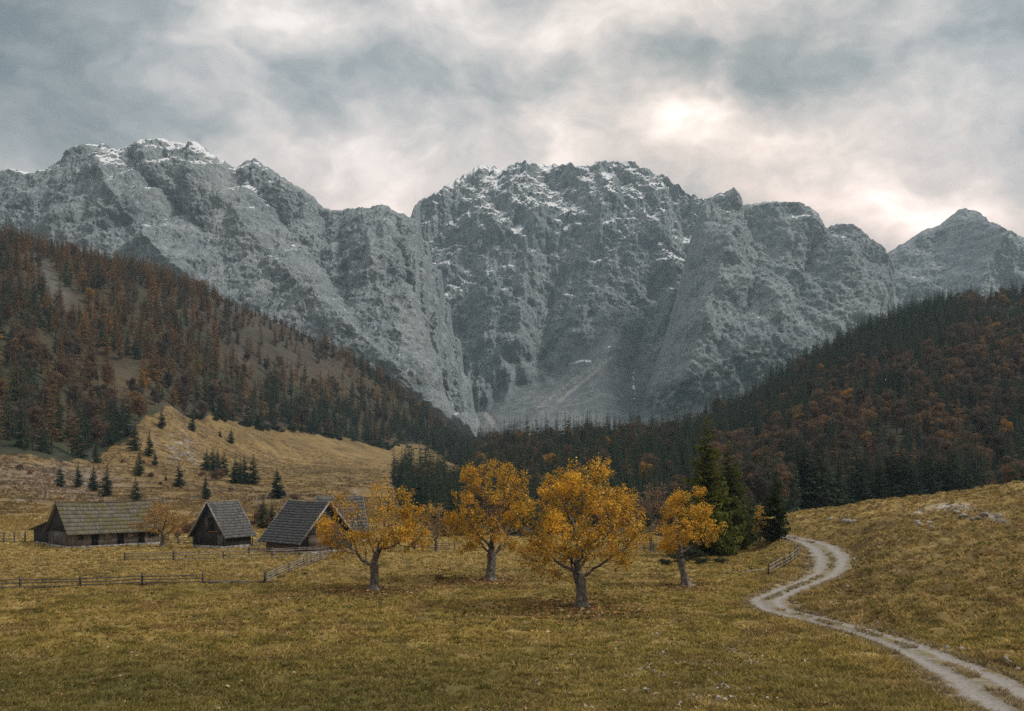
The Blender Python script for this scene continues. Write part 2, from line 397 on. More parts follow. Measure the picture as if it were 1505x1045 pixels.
g_me = np_mesh('ground', gverts, [grid_faces(len(Yr), len(Uc))], True, [m_ground], attrs={'gcol': (col*np.where((YY < 175)&(edge < .3), .70+.30*sstep(120, 175, YY), 1)[..., None]).reshape(-1, 3)})  # near turf colour darkened to paint shade between the grass tufts
tag(obj('ground', g_me), kind='structure')

# ------------------------------------------------------------------ gravel road
tx, ty = np.gradient(RX), np.gradient(RY); tl = np.hypot(tx, ty); nx, ny = ty/tl, -tx/tl
CR = np.linspace(-1, 1, 25)
wl = RWD/2*(1.04+.24*fbm(S/2.2, S*0, 3, 40)); wr = RWD/2*(1.04+.24*fbm(S/2.2, S*0+9, 3, 44))
off = np.where(CR[None] < 0, CR[None]*wl[:, None], CR[None]*wr[:, None])
rx_ = RX[:, None]+nx[:, None]*off; ry_ = RY[:, None]+ny[:, None]*off
prof = .05*np.exp(-(CR/.22)**2)-.05*np.exp(-((np.abs(CR)-.52)/.2)**2)-.10*sstep(.82, 1, np.abs(CR))
rz_ = RZ[:, None]+.02+prof[None]+.03*fbm(rx_/.8, ry_/.8, 2, 47)
m_road, t, p = mat('gravel', .95, .15)
gp = geo_pos(t); cr = t.attr('cross', 'Fac')
n1 = t.noise(gp, 5, 6, .7); n2 = t.noise(gp, .9, 4, .6); n3 = t.noise(gp, 22, 3, .6)
bc = t.mix(t.mrange(n1, .35, .65), c4((.135,.123,.110)), c4((.23,.214,.195)))
bc = t.mix(t.mrange(n2, .48, .68, 0, .7), bc, c4((.10,.083,.065)))
cen = t.math('MULTIPLY', t.mrange(t.math('ABSOLUTE', cr), .36, .08), t.mrange(t.math('ADD', n2, t.math('MULTIPLY', n1, .3)), .52, .70))
edg = t.mrange(t.math('ADD', t.math('ABSOLUTE', cr), t.math('MULTIPLY', t.math('SUBTRACT', n2, .5), 1.5)), .74, .92)
rut = t.math('MULTIPLY', t.mrange(t.math('ABSOLUTE', t.math('SUBTRACT', t.math('ABSOLUTE', cr), .5)), .24, .06), t.mrange(n2, .3, .6))
bc = t.mix(t.math('MULTIPLY', rut, .45), bc, c4((.27,.255,.235)))
bc = t.mix(t.math('MULTIPLY', t.math('MULTIPLY', t.mrange(t.math('ABSOLUTE', cr), .30, .05), t.mrange(n2, .38, .62)), .6), bc, c4((.105,.088,.062)))
bc = t.mix(t.math('MULTIPLY', cen, .75), bc, c4((.14,.115,.040)))
bc = t.mix(edg, bc, c4((.13,.10,.045)))
bc = t.mix(t.mrange(n3, .55, .75, 0, .35), bc, c4((.40,.385,.36)))
t.put(p.inputs['Base Color'], bc); t.put(p.inputs['Normal'], t.bump(t.math('ADD', n1, n3), .6, .08))
road = obj('road', np_mesh('road', np.stack([rx_, ry_, rz_], -1).reshape(-1, 3), [grid_faces(len(S), len(CR))], True, [m_road],
      attrs={'cross': np.repeat(CR[None], len(S), 0).ravel()})); tag(road, kind='structure')

# ------------------------------------------------------------------ mountains
m_rock, t, p = mat('limestone', .95, .1)
gp = geo_pos(t); st = t.vec('MULTIPLY', gp, (1, 1, .45))
r1 = t.noise(st, .012, 6, .65); r2 = t.noise(gp, .06, 6, .7, .5); r3 = t.noise(t.vec('MULTIPLY', gp, (1, 1, 2.2)), .02, 5, .6, .6)
r4 = t.noise(t.vec('MULTIPLY', gp, (1, 1, .6)), .035, 6, .62, 1.2); r5 = t.noise(gp, .13, 4, .65, .8)
rc = t.mix(t.mrange(r1, .35, .65), c4((.175,.212,.230)), c4((.29,.322,.332)))
rc = t.mix(t.mrange(r3, .52, .66, 0, .6), rc, c4((.14,.156,.162)))
rc = t.mix(t.mrange(r2, .50, .68, 0, .75), rc, c4((.36,.385,.385)))
rc = t.mix(t.mrange(r2, .48, .30, 0, .7), rc, c4((.05,.056,.059)))
fis = t.math('MAXIMUM', t.mrange(t.math('ABSOLUTE', t.math('SUBTRACT', r4, .5)), .022, .0), t.math('MULTIPLY', t.mrange(t.math('ABSOLUTE', t.math('SUBTRACT', r5, .5)), .035, 0), .7))
rc = t.mix(t.math('MULTIPLY', fis, .62), rc, c4((.032,.037,.040)))
rc = t.mix(t.mrange(r5, .55, .64, 0, .65), rc, c4((.42,.44,.445)))
sc2 = t.attr('scree', 'Fac')
rc = t.mix(t.math('MULTIPLY', sc2, .9), rc, t.mix(t.mrange(t.noise(st, .03, 5, .6), .4, .62), c4((.115,.132,.140)), c4((.20,.212,.212))))
rc = t.mix(t.attr('veg', 'Fac'), rc, c4((.022,.032,.026)))
rc = t.mix(t.attr('streak_lit', 'Fac'), rc, c4((.33,.325,.31)))
sn = t.attr('snow', 'Fac')
sm = t.mrange(t.math('ADD', sn, t.math('MULTIPLY', t.math('SUBTRACT', t.noise(gp, .10, 4, .65), .5), .6)), .47, .56)
rc = t.mix(sm, rc, c4((.78,.80,.82)))
t.put(p.inputs['Base Color'], rc)
t.put(p.inputs['Normal'], t.bump(t.math('ADD', t.math('MULTIPLY', r2, 1.0), t.noise(gp, .22, 5, .7)), 1.0, 9.0))

def mountain(name, crest, mid, foot, u0, u1, seed, shear=0.3, amp=1.0, p_du=1.25, nrow=380, snow=(.0, 1e9), extra=None, jag=3.0, steps=1.0, tilt=.28):
    """crest, mid, foot: lists of (u, py, Y): skyline, break between cliff and apron, and base"""
    cu = [c[0] for c in crest]
    fc, fcy = curve(cu, [c[1] for c in crest]), curve(cu, [c[2] for c in crest])
    mu = [c[0] for c in mid]; fm, fmy = curve(mu, [c[1] for c in mid]), curve(mu, [c[2] for c in mid])
    fu = [c[0] for c in foot]; ff, ffy = curve(fu, [c[1] for c in foot]), curve(fu, [c[2] for c in foot])
    u = np.arange(u0, u1, p_du)
    sl_ = np.minimum(np.abs(np.gradient(smooth1(fc(u), 9), u)), 4.5); jag = jag*np.maximum(1-.25*np.maximum(sl_-.8, 0), .25)
    ca = fc(u)-.8*jag*(ridged(u/22, u*0+seed, 3, seed, .6)-.45)-jag*.9*(crag(u/9, u*0+.5, 2, seed+3)-.3)
    Yc, Ym, Yf = fcy(u), fmy(u), ffy(u)
    Zc = zz(ca, Yc); Zf = zz(ff(u), Yf); Zm = np.minimum(zz(fm(u), Ym), Zf+(Zc-Zf)*.8)
    t0 = np.linspace(0, 1, nrow)[:, None]; tm = .34
    ky = np.stack([Yf, Ym, Yc]); kz = np.stack([Zf, Zm, Zc])
    a1 = np.clip(t0/tm, 0, 1); a2 = np.clip((t0-tm)/(1-tm), 0, 1)
    Y = np.where(t0 < tm, Yf+(Ym-Yf)*a1, Ym+(Yc-Ym)*a2)
    Z = np.where(t0 < tm, Zf+(Zm-Zf)*a1**1.15, Zm+(Zc-Zm)*a2)
    X = (u-CX)/F*Y
    T = np.repeat(t0, len(u), 1)
    # spurs, gullies, ledges
    wx = X+40*fbm(X/300, Z/300, 3, seed+50); wz = Z+40*fbm(X/260+9, Z/260, 3, seed+53)
    xs = wx-shear*(wz-300)
    d = 70*(ridged(xs/520, wz/1500, 2, seed+1)-.5)+62*(crag(xs/300, wz/520, 3, seed+5, .45)-.3)+62*(crag((xs*.78+wz*.62)/150, (wz*.78-xs*.62)/380, 3, seed+40, .5)-.3)+34*(crag((xs*.7-wz*.71)/90, (wz*.7+xs*.71)/260, 2, seed+44, .5)-.3)
    d = d+56*(crag(xs/92, wz/120, 3, seed+9)-.3)+22*(crag(wx/34, wz/60, 3, seed+14, .55)-.3)+10*(crag(wx/11, wz/15, 2, seed+20, .6)-.3)+4*fbm(wx/5, wz/5, 2, seed+22)
    sphase = (Z+tilt*X+26*fbm(X/150, Z/90, 3, seed+25))/(34+6*perlin(X/400, Z/300, seed+27))
    saw = sphase-np.floor(sphase); d = d+2.6*(((Z+9*fbm(X/40, Z/40, 2, seed+37)+.1*X)/11) % 1)**1.5+steps*8*(saw**1.6-.4)*(.35+.65*sstep(-.2, .3, fbm(X/120, Z/120, 2, seed+28)))
    scree = (1-sstep(tm-.05, tm+.05, T+.10*fbm(X/110, Z/110, 3, seed+31)+.035*perlin(X/25, Z/60, seed+35)))
    big = sstep(0, .045, 1-T)
    dd = amp*d*(.12+.88*big)*(1-.80*scree)*sstep(0, .03, T)
    if extra is not None: dd = dd+extra(UUc(u, T), HY-(Z-CAMZ)/Y*F, X, Z, scree)*sstep(.0, .22, 1-T)
    Y = Y-dd; Z = Z+amp*.18*d*(1-scree)*big; Z = np.minimum(Z, zz(ca[None], Y)-.5*(1-T)*60*0)
    bk = np.linspace(0, 1, 14)[1:, None]
    Yb = Yc+bk*700; Zb = Zc+(15-Zc)*bk**.9; Xb = (u-CX)/F*Yc+0*bk
    X = np.concatenate([X, Xb]); Y = np.concatenate([Y, Yb]); Z = np.concatenate([Z, Zb])
    P = np.stack([X, Y, Z], -1)
    gu = np.gradient(P, axis=1); gr = np.gradient(P, axis=0); N = np.cross(gu, gr); N /= np.linalg.norm(N, axis=-1, keepdims=True)+1e-9
    N *= np.sign(N[..., 2:3]+1e-9)
    PYm = HY-(Z-CAMZ)/np.maximum(Y, 100)*F; UM = np.repeat(u[None], len(Y), 0)
    alt = sstep(snow[0], snow[1], Z)
    Nz = N[..., 2]; Ns = sum(np.roll(np.roll(Nz, i, 0), j, 1) for i in range(-3, 4) for j in range(-4, 5))/63.0
    sv = (.45*Nz+.55*Ns-.62)*2.3+alt*.76-.19+.38*fbm(X/60, Z/60, 3, seed+70)+.14*fbm(X/9, Z/7, 2, seed+75)-.25*sstep(.07, 0, np.concatenate([1-T, np.zeros((13, len(u)))]))
    scr = np.concatenate([scree, np.zeros((13, len(u)))])
    sv = sv-scr*.6
    veg = np.zeros_like(sv); stk = np.zeros_like(sv)
    if name == 'mountain' and seed == 200:
        pass
    V = {'snow': np.clip(sv, -1, 1).ravel(), 'scree': scr.ravel()}
    return P, V, UM, PYm, N, len(Y), len(u)
def UUc(u, T): return np.repeat(u[None], T.shape[0], 0)
def finish_mountain(P, V, UM, PYm, nr, nc, veg=None, stk=None, snow_add=None):
    V['veg'] = np.zeros(nr*nc) if veg is None else np.clip(veg, 0, 1).ravel()
    V['streak_lit'] = np.zeros(nr*nc) if stk is None else np.clip(stk, 0, 1).ravel()  # pale scree streaks, and the lit band painted on the left range
    if snow_add is not None: V['snow'] = V['snow']+snow_add.ravel()
    tag(obj('mountain', np_mesh('mountain', P.reshape(-1, 3), [grid_faces(nr, nc)], False, [m_rock], attrs=V)), kind='structure')
def pline(u, v, pts, wd):
    """soft mask along a polyline"""
    m = np.zeros(u.shape)
    for (x0, y0), (x1, y1) in zip(pts[:-1], pts[1:]):
        dx, dy = x1-x0, y1-y0; tt = np.clip(((u-x0)*dx+(v-y0)*dy)/(dx*dx+dy*dy), 0, 1)
        m = np.maximum(m, np.exp(-(((u-x0-tt*dx)**2+(v-y0-tt*dy)**2)/wd**2)))
    return m
def spur(u, v, pts, wd):
    """sharp-crested rib falling off along a wandering polyline"""
    u = u+9*fbm(v/26, u/60, 3, 301)+4*perlin(v/9, u/20, 305); m = np.zeros(u.shape)
    for (x0, y0), (x1, y1) in zip(pts[:-1], pts[1:]):
        dx, dy = x1-x0, y1-y0; tt = np.clip(((u-x0)*dx+(v-y0)*dy)/(dx*dx+dy*dy), 0, 1)
        m = np.maximum(m, np.exp(-np.hypot(u-x0-tt*dx, v-y0-tt*dy)/wd))
    return m
# left range
cr1 = [(-420,300,2300),(-200,285,2300),(-80,270,2300),(0,257,2300),(30,251,2300),(48,256,2300),(75,252,2300),(100,232,2310),(125,215,2320),(150,212,2330),(178,222,2330),
 (192,219,2340),(215,209,2350),(240,206,2350),(262,212,2340),(285,210,2330),(305,222,2330),(330,239,2340),(347,248,2350),(360,240,2360),(374,235,2360),(392,246,2350),(410,258,2340),
 (440,277,2320),(462,292,2300),(478,308,2290),(500,310,2280),(520,308,2270),(545,306,2250),(562,302,2240),(580,312,2230),(600,319,2220),(608,324,2240),(617,329,2260),(622,352,2300),(631,359,2320),(637,392,2350),(649,400,2370),(655,441,2380),(662,450,2360),(667,492,2330),(678,505,2290),(682,548,2220),(692,562,2170),(698,602,2080),(712,632,2000),(740,690,1880)]
md1 = [(-420,520,1850),(0,500,1850),(200,500,1850),(400,540,1820),(560,560,1800),(640,600,1800),(700,660,1790),(740,695,1780)]
ft1 = [(-420,686,1480),(740,686,1700)]
def ex1(u, v, X, Z, scree):
    e = 62*spur(u, v, [(285,212),(330,290),(420,400),(520,490),(640,600)], 42)*sstep(0, 30, v-212)
    e = e+60*spur(u, v, [(150,214),(190,300),(250,380),(330,450)], 34)*sstep(0, 30, v-214)
    e = e+50*spur(u, v, [(562,304),(600,420),(650,560)], 36)*sstep(0, 30, v-304)
    e = e+38*spur(u, v, [(600,322),(622,400),(655,500),(690,610)], 15)-52*spur(u, v, [(585,330),(600,410),(640,520),(668,610)], 13)-40*spur(u, v, [(625,370),(648,450),(672,540)], 9)+30*spur(u, v, [(545,330),(560,430),(610,540)], 20)
    e = e-55*spur(u, v, [(196,224),(215,270),(300,340)], 16)-45*spur(u, v, [(345,250),(395,300),(440,360),(500,430)], 14)-50*spur(u, v, [(498,312),(505,380),(515,470)], 14)
    return e
A = mountain('mountain', cr1, md1, ft1, -420, 738, 100, .45, .85, snow=(420, 930), extra=ex1, jag=4.5)
UM, PM = A[2], A[3]
sa = .75*pline(UM, PM, [(347,251),(375,278),(396,297)], 3.5)+.55*pline(UM, PM, [(414,342),(436,361)], 3)+.7*pline(UM, PM, [(278,211),(292,214)], 5)+.4*pline(UM, PM, [(188,220),(198,250)], 3)+.35*pline(UM, PM, [(262,214),(250,240),(235,262)], 4)+.4*pline(UM, PM, [(446,306),(470,328)], 4)
sa = sa-.22*sstep(60, 0, UM)
lit = .25*pline(UM, PM, [(300,240),(360,330),(460,430)], 40)  # sunlit flank painted into the rock colour as a broad pale band
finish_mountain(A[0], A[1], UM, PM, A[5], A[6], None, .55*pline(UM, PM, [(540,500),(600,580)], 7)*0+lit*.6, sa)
# central massif
cr2 = [(560,420,2700),(590,360,2740),(612,302,2800),(622,296,2960),(640,287,2970),(660,274,2990),(690,254,3010),(712,246,3020),(735,249,3030),(762,241,3050),(778,240,3050),(800,244,3050),(830,244,3050),(858,247,3040),
 (880,241,3040),(905,240,3040),(925,240,3030),(945,250,3020),(970,261,3000),(995,280,2980),(1015,291,2960),(1040,296,2950),(1080,330,2930),(1120,380,2900)]
md2 = [(560,600,2480),(690,596,2460),(740,575,2460),(800,560,2480),(850,530,2500),(900,500,2500),(940,545,2470),(1000,590,2450),(1120,600,2420)]
ft2 = [(560,672,1850),(1120,672,1850)]
def ex2(u, v, X, Z, scree):
    e = 67*spur(u, v, [(905,250),(880,330),(860,420),(850,500)], 34)*sstep(0, 30, v-246)+57*spur(u, v, [(770,246),(790,330),(770,430),(760,520)], 32)*sstep(0, 30, v-246)
    e = e+39*spur(u, v, [(640,290),(655,380),(690,480)], 26)+36*spur(u, v, [(690,258),(720,340),(715,450)], 30)*sstep(0, 30, v-258)+31*spur(u, v, [(725,345),(760,365),(790,420)], 20)
    e = e-41*spur(u, v, [(835,250),(830,340),(810,440),(800,540)], 18)-36*spur(u, v, [(640,330),(670,420),(690,520)], 16)-46*spur(u, v, [(960,430),(945,500),(930,560)], 24)
    e = e+49*spur(u, v, [(915,500),(850,560),(780,620)], 26)*scree-36*spur(u, v, [(690,560),(720,610),(750,640)], 30)*scree
    return e
A = mountain('mountain', cr2, md2, ft2, 560, 1118, 140, .05, 1.0, p_du=1.15, nrow=430, snow=(280, 780), extra=ex2, steps=1.25, jag=7)
UM, PM = A[2], A[3]
nz2 = fbm(UM/5, PM/4, 3, 150)
stk = 1.2*pline(UM, PM, [(683,575),(700,592),(722,618),(728,630)], 3.0)+.5*pline(UM, PM, [(720,612),(712,630)], 2.5)+.95*pline(UM, PM, [(905,520),(840,560),(790,600)], 3)*sstep(-.1, .2, nz2)+.8*pline(UM, PM, [(880,540),(820,590)], 2.2)+.4*blob(UM, PM, 905, 500, 26, 14)
sa = 1.5*pline(UM, PM, [(918,520),(932,534),(933,585)], 2.4)*sstep(-.2, .1, nz2)+1.5*pline(UM, PM, [(842,533),(852,530),(866,531)], 2.6)*sstep(-.45, .05, fbm(UM/3.2, PM/2, 2, 152))+1.0*pline(UM, PM, [(875,515),(905,505),(930,518)], 3)*sstep(-.1, .2, nz2)+.35*blob(UM, PM, 720, 262, 60, 16)+.18*blob(UM, PM, 980, 380, 40, 50)+.2*blob(UM, PM, 680, 430, 40, 60)
finish_mountain(A[0], A[1], UM, PM, A[5], A[6], .85*blob(UM, PM, 960, 590, 45, 18), stk, sa)
# right buttress
cr3 = [(900,690,2280),(928,630,2300),(950,570,2330),(975,500,2380),(995,430,2420),(1015,350,2460),(1032,302,2480),(1048,290,2490),(1062,284,2490),(1075,278,2490),(1086,284,2490),(1093,303,2490),(1110,300,2500),(1135,298,2510),(1160,299,2510),(1180,304,2500),
 (1196,318,2500),(1209,340,2490),(1222,333,2480),(1238,330,2480),(1258,341,2470),(1280,358,2460),(1297,376,2450),(1306,405,2430),(1318,450,2400),(1345,520,2350),(1400,600,2300)]
md3 = [(900,694,2000),(960,620,2020),(1000,590,2020),(1100,560,2020),(1250,560,2010),(1400,650,2000)]
ft3 = [(900,696,1800),(1400,690,1720)]
def ex3(u, v, X, Z, scree):
    e = 57*spur(u, v, [(1075,282),(1060,360),(1030,450),(1000,560)], 36)*sstep(0, 30, v-280)+36*spur(u, v, [(1150,300),(1150,380),(1130,480)], 34)*sstep(0, 30, v-302)+36*spur(u, v, [(1238,332),(1225,400),(1190,500)], 34)*sstep(0, 30, v-335)
    return e-36*spur(u, v, [(1094,306),(1110,380),(1090,470)], 12)-36*spur(u, v, [(1206,344),(1180,400),(1160,470)], 16)
A = mountain('mountain', cr3, md3, ft3, 900, 1398, 170, -.25, .8, snow=(480, 900), extra=ex3, steps=.9, jag=4)
UM, PM = A[2], A[3]
sa = .35*pline(UM, PM, [(1235,332),(1265,350),(1295,378)], 7)+.25*pline(UM, PM, [(1185,310),(1200,330)], 6)
veg = np.clip(2.2*blob(UM, PM, 1100, 536, 60, 26, -.25)+1.9*blob(UM, PM, 1000, 580, 60, 22, -.3), 0, 1)*np.clip(.75+1.6*fbm(UM/9, PM/7, 3, 180), 0, 1)
finish_mountain(A[0], A[1], UM, PM, A[5], A[6], veg, None, sa)
# far right peak
cr4 = [(1230,430,2900),(1270,400,2900),(1300,374,2920),(1330,356,2940),(1360,338,2960),(1380,331,2980),(1396,318,2990),(1408,309,3000),(1416,306,3000),(1430,316,3000),(1446,326,2990),(1462,335,2980),(1482,342,2980),(1505,350,2990),(1560,372,3000),(1640,340,3000),(1760,360,3000),(1900,420,3000)]
md4 = [(1230,560,2500),(1900,560,2500)]; ft4 = [(1230,676,1900),(1900,676,1900)]
def ex4(u, v, X, Z, scree):
    return 120*spur(u, v, [(1416,312),(1425,370),(1400,440)], 24)*sstep(0, 25, v-310)+80*spur(u, v, [(1425,372),(1470,420),(1505,460)], 22)-60*spur(u, v, [(1440,330),(1480,380),(1540,430)], 20)
A = mountain('mountain', cr4, md4, ft4, 1230, 1898, 200, .35, .75, snow=(700, 1100), extra=ex4, jag=2.2)
finish_mountain(A[0], A[1], A[2], A[3], A[5], A[6])
#OBJ_BEGIN
# ------------------------------------------------------------------ plant materials
def leaf_mat(name, stops, vcol=None, trans=.3, jitter=.35):
    m = bpy.data.materials.new(name); m.use_nodes = True; t = NT(m.node_tree); t.n.clear()
    g = t.node('ShaderNodeNewGeometry')
    if vcol: c = t.attr(vcol)
    else: c = t.ramp(t.node('ShaderNodeObjectInfo').outputs['Random'], stops)
    c = t.vec('SCALE', c, t.math('ADD', 1-jitter, t.math('MULTIPLY', g.outputs['Random Per Island'], 2*jitter)))
    d = t.node('ShaderNodeBsdfDiffuse'); t.put(d.inputs[0], c); tr = t.node('ShaderNodeBsdfTranslucent'); t.put(tr.inputs[0], c)
    mx = t.node('ShaderNodeMixShader'); mx.inputs[0].default_value = trans
    t.l.new(d.outputs[0], mx.inputs[1]); t.l.new(tr.outputs[0], mx.inputs[2])
    t.l.new(mx.outputs[0], t.node('ShaderNodeOutputMaterial').inputs[0]); return m
M_SPRUCE = leaf_mat('spruce_needles', [(0,(.023,.040,.031)),(.5,(.036,.055,.039)),(1,(.060,.074,.042))], trans=.2, jitter=.45)
M_HERO = leaf_mat('yellow_green_needles', [(0,(.085,.095,.022)),(1,(.125,.125,.030))], trans=.3, jitter=.5)  # the tallest spruce's own yellow-green needle colour
M_LARCH = leaf_mat('larch_needles', [(0,(.075,.056,.043)),(.3,(.125,.080,.050)),(.7,(.185,.108,.054)),(1,(.30,.165,.050))], jitter=.4)
M_BEECH = leaf_mat('beech_leaves', [(0,(.050,.043,.038)),(.25,(.085,.064,.052)),(.55,(.112,.078,.057)),(.85,(.148,.094,.056)),(.96,(.185,.112,.05)),(1,(.33,.185,.04))], jitter=.4)
M_MAPLE = leaf_mat('maple_leaves', None, 'lc', .45, .42)
M_GRASS = leaf_mat('grass_blades', None, 'lc', .3, .3)
M_LITTER = leaf_mat('dry_leaves', None, 'lc', .1, .2)
M_SHRUB = leaf_mat('shrub_leaves', [(0,(.09,.06,.045)),(.5,(.14,.085,.055)),(1,(.20,.11,.05))], jitter=.4)
M_DWARF = leaf_mat('dwarf_pine_needles', [(0,(.022,.032,.02)),(1,(.04,.048,.026))], jitter=.45)
m_bark, t, p = mat('bark', .95, .1)
oc = objc(t); bn = t.noise(t.vec('MULTIPLY', oc, (1, 1, .22)), 9, 5, .65); b2 = t.noise(oc, 2.2, 4, .6)
bc = t.mix(t.mrange(bn, .35, .65), c4((.038,.032,.027)), c4((.135,.12,.104)))
bc = t.mix(t.mrange(b2, .5, .66, 0, .6), bc, c4((.25,.236,.215)))
t.put(p.inputs['Base Color'], bc); t.put(p.inputs['Normal'], t.bump(bn, .9, .06)); M_BARK = m_bark
m_bk2, t, p = mat('conifer_bark', .95, .1)
bn = t.noise(t.vec('MULTIPLY', objc(t), (1, 1, .3)), 5, 4, .6)
t.put(p.inputs['Base Color'], t.mix(bn, c4((.05,.04,.033)), c4((.13,.11,.095)))); M_BARK2 = m_bk2
m_bk3, t, p = mat('twig_bark', .95, .1)
bn = t.noise(objc(t), 3, 4, .6)
t.put(p.inputs['Base Color'], t.mix(t.mrange(bn, .4, .62), c4((.06,.048,.04)), c4((.155,.125,.105)))); M_TWIG = m_bk3

# ------------------------------------------------------------------ tree builders
def tubes(P0, P1, R0, R1, n):
    """prisms from P0 to P1, arrays"""
    P0, P1 = np.asarray(P0, float), np.asarray(P1, float); d = P1-P0; L = np.linalg.norm(d, axis=1, keepdims=True)+1e-9; d = d/L
    ref = np.where(np.abs(d[:, 2:3]) > .9, np.array([[1., 0, 0]]), np.array([[0, 0, 1.]]))
    a = np.cross(d, ref); a /= np.linalg.norm(a, axis=1, keepdims=True); b = np.cross(d, a)
    ang = np.arange(n)*2*PI/n; ca, sa = np.cos(ang), np.sin(ang)
    ring = a[:, None]*ca[None, :, None]+b[:, None]*sa[None, :, None]
    V = np.concatenate([P0[:, None]+ring*np.asarray(R0)[:, None, None], P1[:, None]+ring*np.asarray(R1)[:, None, None]], 1)
    k = np.arange(n); k2 = (k+1) % n; f = np.stack([k, k2, k2+n, k+n], 1)
    Fc = (np.arange(len(P0))[:, None, None]*2*n+f[None]).reshape(-1, 4)
    return V.reshape(-1, 3), Fc
def conifer(seed, H, R, levels, per, leaf, bare=.06, droop=.35, up=.25, wid=.34, gap=.0, hang=0.0, powr=.85, blunt=.0):
    r = np.random.default_rng(seed)
    zt = bare+(1-bare)*(np.arange(levels)+.3*r.random(levels))/levels
    z = np.repeat(zt, per)*H; n = len(z); z = z+r.normal(0, .012*H, n); tt = np.clip(z/H, 0, .985)
    a = r.random(n)*2*PI
    skirt = sstep(bare-.02, bare+.12, tt)*.35+.65
    side = 1+.22*np.sin(a+r.random()*6)+.15*np.sin(2*a+r.random()*6)
    L = R*(((1-tt)**powr)+blunt*tt*(1-tt))*skirt*r.uniform(.55, 1.12, n)*side+.012*H*(1-tt)
    if gap: k = r.random(n) > gap; z, tt, a, L, n = z[k], tt[k], a[k], L[k], int(k.sum())
    s = (np.arange(leaf)+.5)/leaf*.95+.08
    dr = droop*(1-.75*tt)+r.normal(0, .07, n); upv = up
    S_ = s[None, :]+r.normal(0, .03, (n, leaf))
    rad = L[:, None]*S_; pz = z[:, None]-dr[:, None]*rad+upv*rad*S_
    ca, sa = np.cos(a)[:, None], np.sin(a)[:, None]
    V = []
    for sd in (-1, 1):
        ln = L[:, None]*wid*(1.15-.75*S_)*r.uniform(.6, 1.25, (n, leaf))
        fx, fy = rad+ln*.75, sd*ln*.75
        tipz = pz-dr[:, None]*ln*.6-ln*r.uniform(-.05, .35+hang, (n, leaf))
        p0 = np.stack([ca*(rad-.18*ln), sa*(rad-.18*ln), pz+0*rad], -1)
        p1 = np.stack([ca*(rad+.5*ln)-sa*(sd*.05*ln), sa*(rad+.5*ln)+ca*(sd*.05*ln), pz-.1*ln], -1)
        p2 = np.stack([ca*fx-sa*fy, sa*fx+ca*fy, tipz], -1)
        V.append(np.stack([p0, p1, p2] if sd > 0 else [p0, p2, p1], 2))
    ln = L[:, None]*wid*.8*r.uniform(.6, 1.2, (n, leaf)); wv = ln*.45                      # hanging spray under the bough
    p0 = np.stack([ca*(rad-wv), sa*(rad-wv), pz], -1); p1 = np.stack([ca*(rad+wv), sa*(rad+wv), pz-.1*ln], -1)
    an = r.normal(0, .4, (n, leaf))*ln
    p2 = np.stack([ca*rad-sa*an, sa*rad+ca*an, pz-ln*(.55+hang)], -1); V.append(np.stack([p0, p1, p2], 2))
    tip = np.array([[[[0, 0, H*1.0], [.012*H, 0, H*.93], [-.012*H, .004*H, H*.93]]], [[[0, 0, H], [0, .012*H, H*.93], [0, -.012*H, H*.93]]]])
    V = np.concatenate([x.reshape(-1, 3) for x in V]+[tip.reshape(-1, 3)])
    return V, np.arange(len(V)).reshape(-1, 3)
def trunk_np(H, r0, n=6, lean=0., seed=0):
    zs = np.array([-.3, .15, .6, H*.3, H*.6, H*.98]); rr = r0*np.array([1.35, 1.12, 1, .72, .42, .05])
    P = np.stack([lean*zs, lean*.4*zs, zs], 1); return tubes(P[:-1], P[1:], rr[:-1], rr[1:], n)
def broadleaf(seed, H, R, nleaf, size, z0=.18, lobes=11, nbr=26, spread=.8, up=0.0):
    r = np.random.default_rng(seed); zc = H*(z0+1)/2; rz = H*(1-z0)/2
    c = r.normal(0, 1, (lobes, 3)); c /= np.linalg.norm(c, axis=1, keepdims=True); c *= r.uniform(.35, .8, (lobes, 1))
    c = c*np.array([R, R, rz])+np.array([0, 0, zc]); cr_ = R*r.uniform(.3, .52, lobes)
    k = r.integers(0, lobes, nleaf); q = r.normal(0, 1, (nleaf, 3)); q /= np.linalg.norm(q, axis=1, keepdims=True)
    P = c[k]+q*(cr_[k]*r.uniform(.35, 1.1, nleaf)**.6)[:, None]*np.array([1, 1, .85])
    e1 = np.cross(q, r.normal(0, 1, (nleaf, 3))); e1 /= np.linalg.norm(e1, axis=1, keepdims=True); e2 = np.cross(q, e1)+r.normal(0, .42, (nleaf, 3)); e1 = e1+r.normal(0, .42, (nleaf, 3)); e1 /= np.linalg.norm(e1, axis=1, keepdims=True); e2 /= np.linalg.norm(e2, axis=1, keepdims=True)
    s = size*r.uniform(.5, 1.3, (nleaf, 1)); V = np.stack([P-e1*s*.6, P+e1*s*.6, P+e2*s], 1).reshape(-1, 3)
    # limbs
    b = r.integers(0, lobes, nbr); j = r.normal(0, .35*R, (nbr, 3)); end = c[b]+j; h0 = r.uniform(z0*.6, .55, nbr)*H
    st = np.stack([0*h0, 0*h0, h0], 1); mid = (st+end)/2+np.array([0, 0, -.04*H])
    TV, TF = trunk_np(H*.75, H*.016)
    v1, f1 = tubes(st, mid, np.full(nbr, H*.006), np.full(nbr, H*.004), 3); v2, f2 = tubes(mid, end, np.full(nbr, H*.004), np.full(nbr, H*.0012), 3)
    W_ = np.concatenate([TV, v1, v2]); WF = np.concatenate([TF, f1+len(TV), f2+len(TV)+len(v1)])
    return V, np.arange(len(V)).reshape(-1, 3), W_, WF
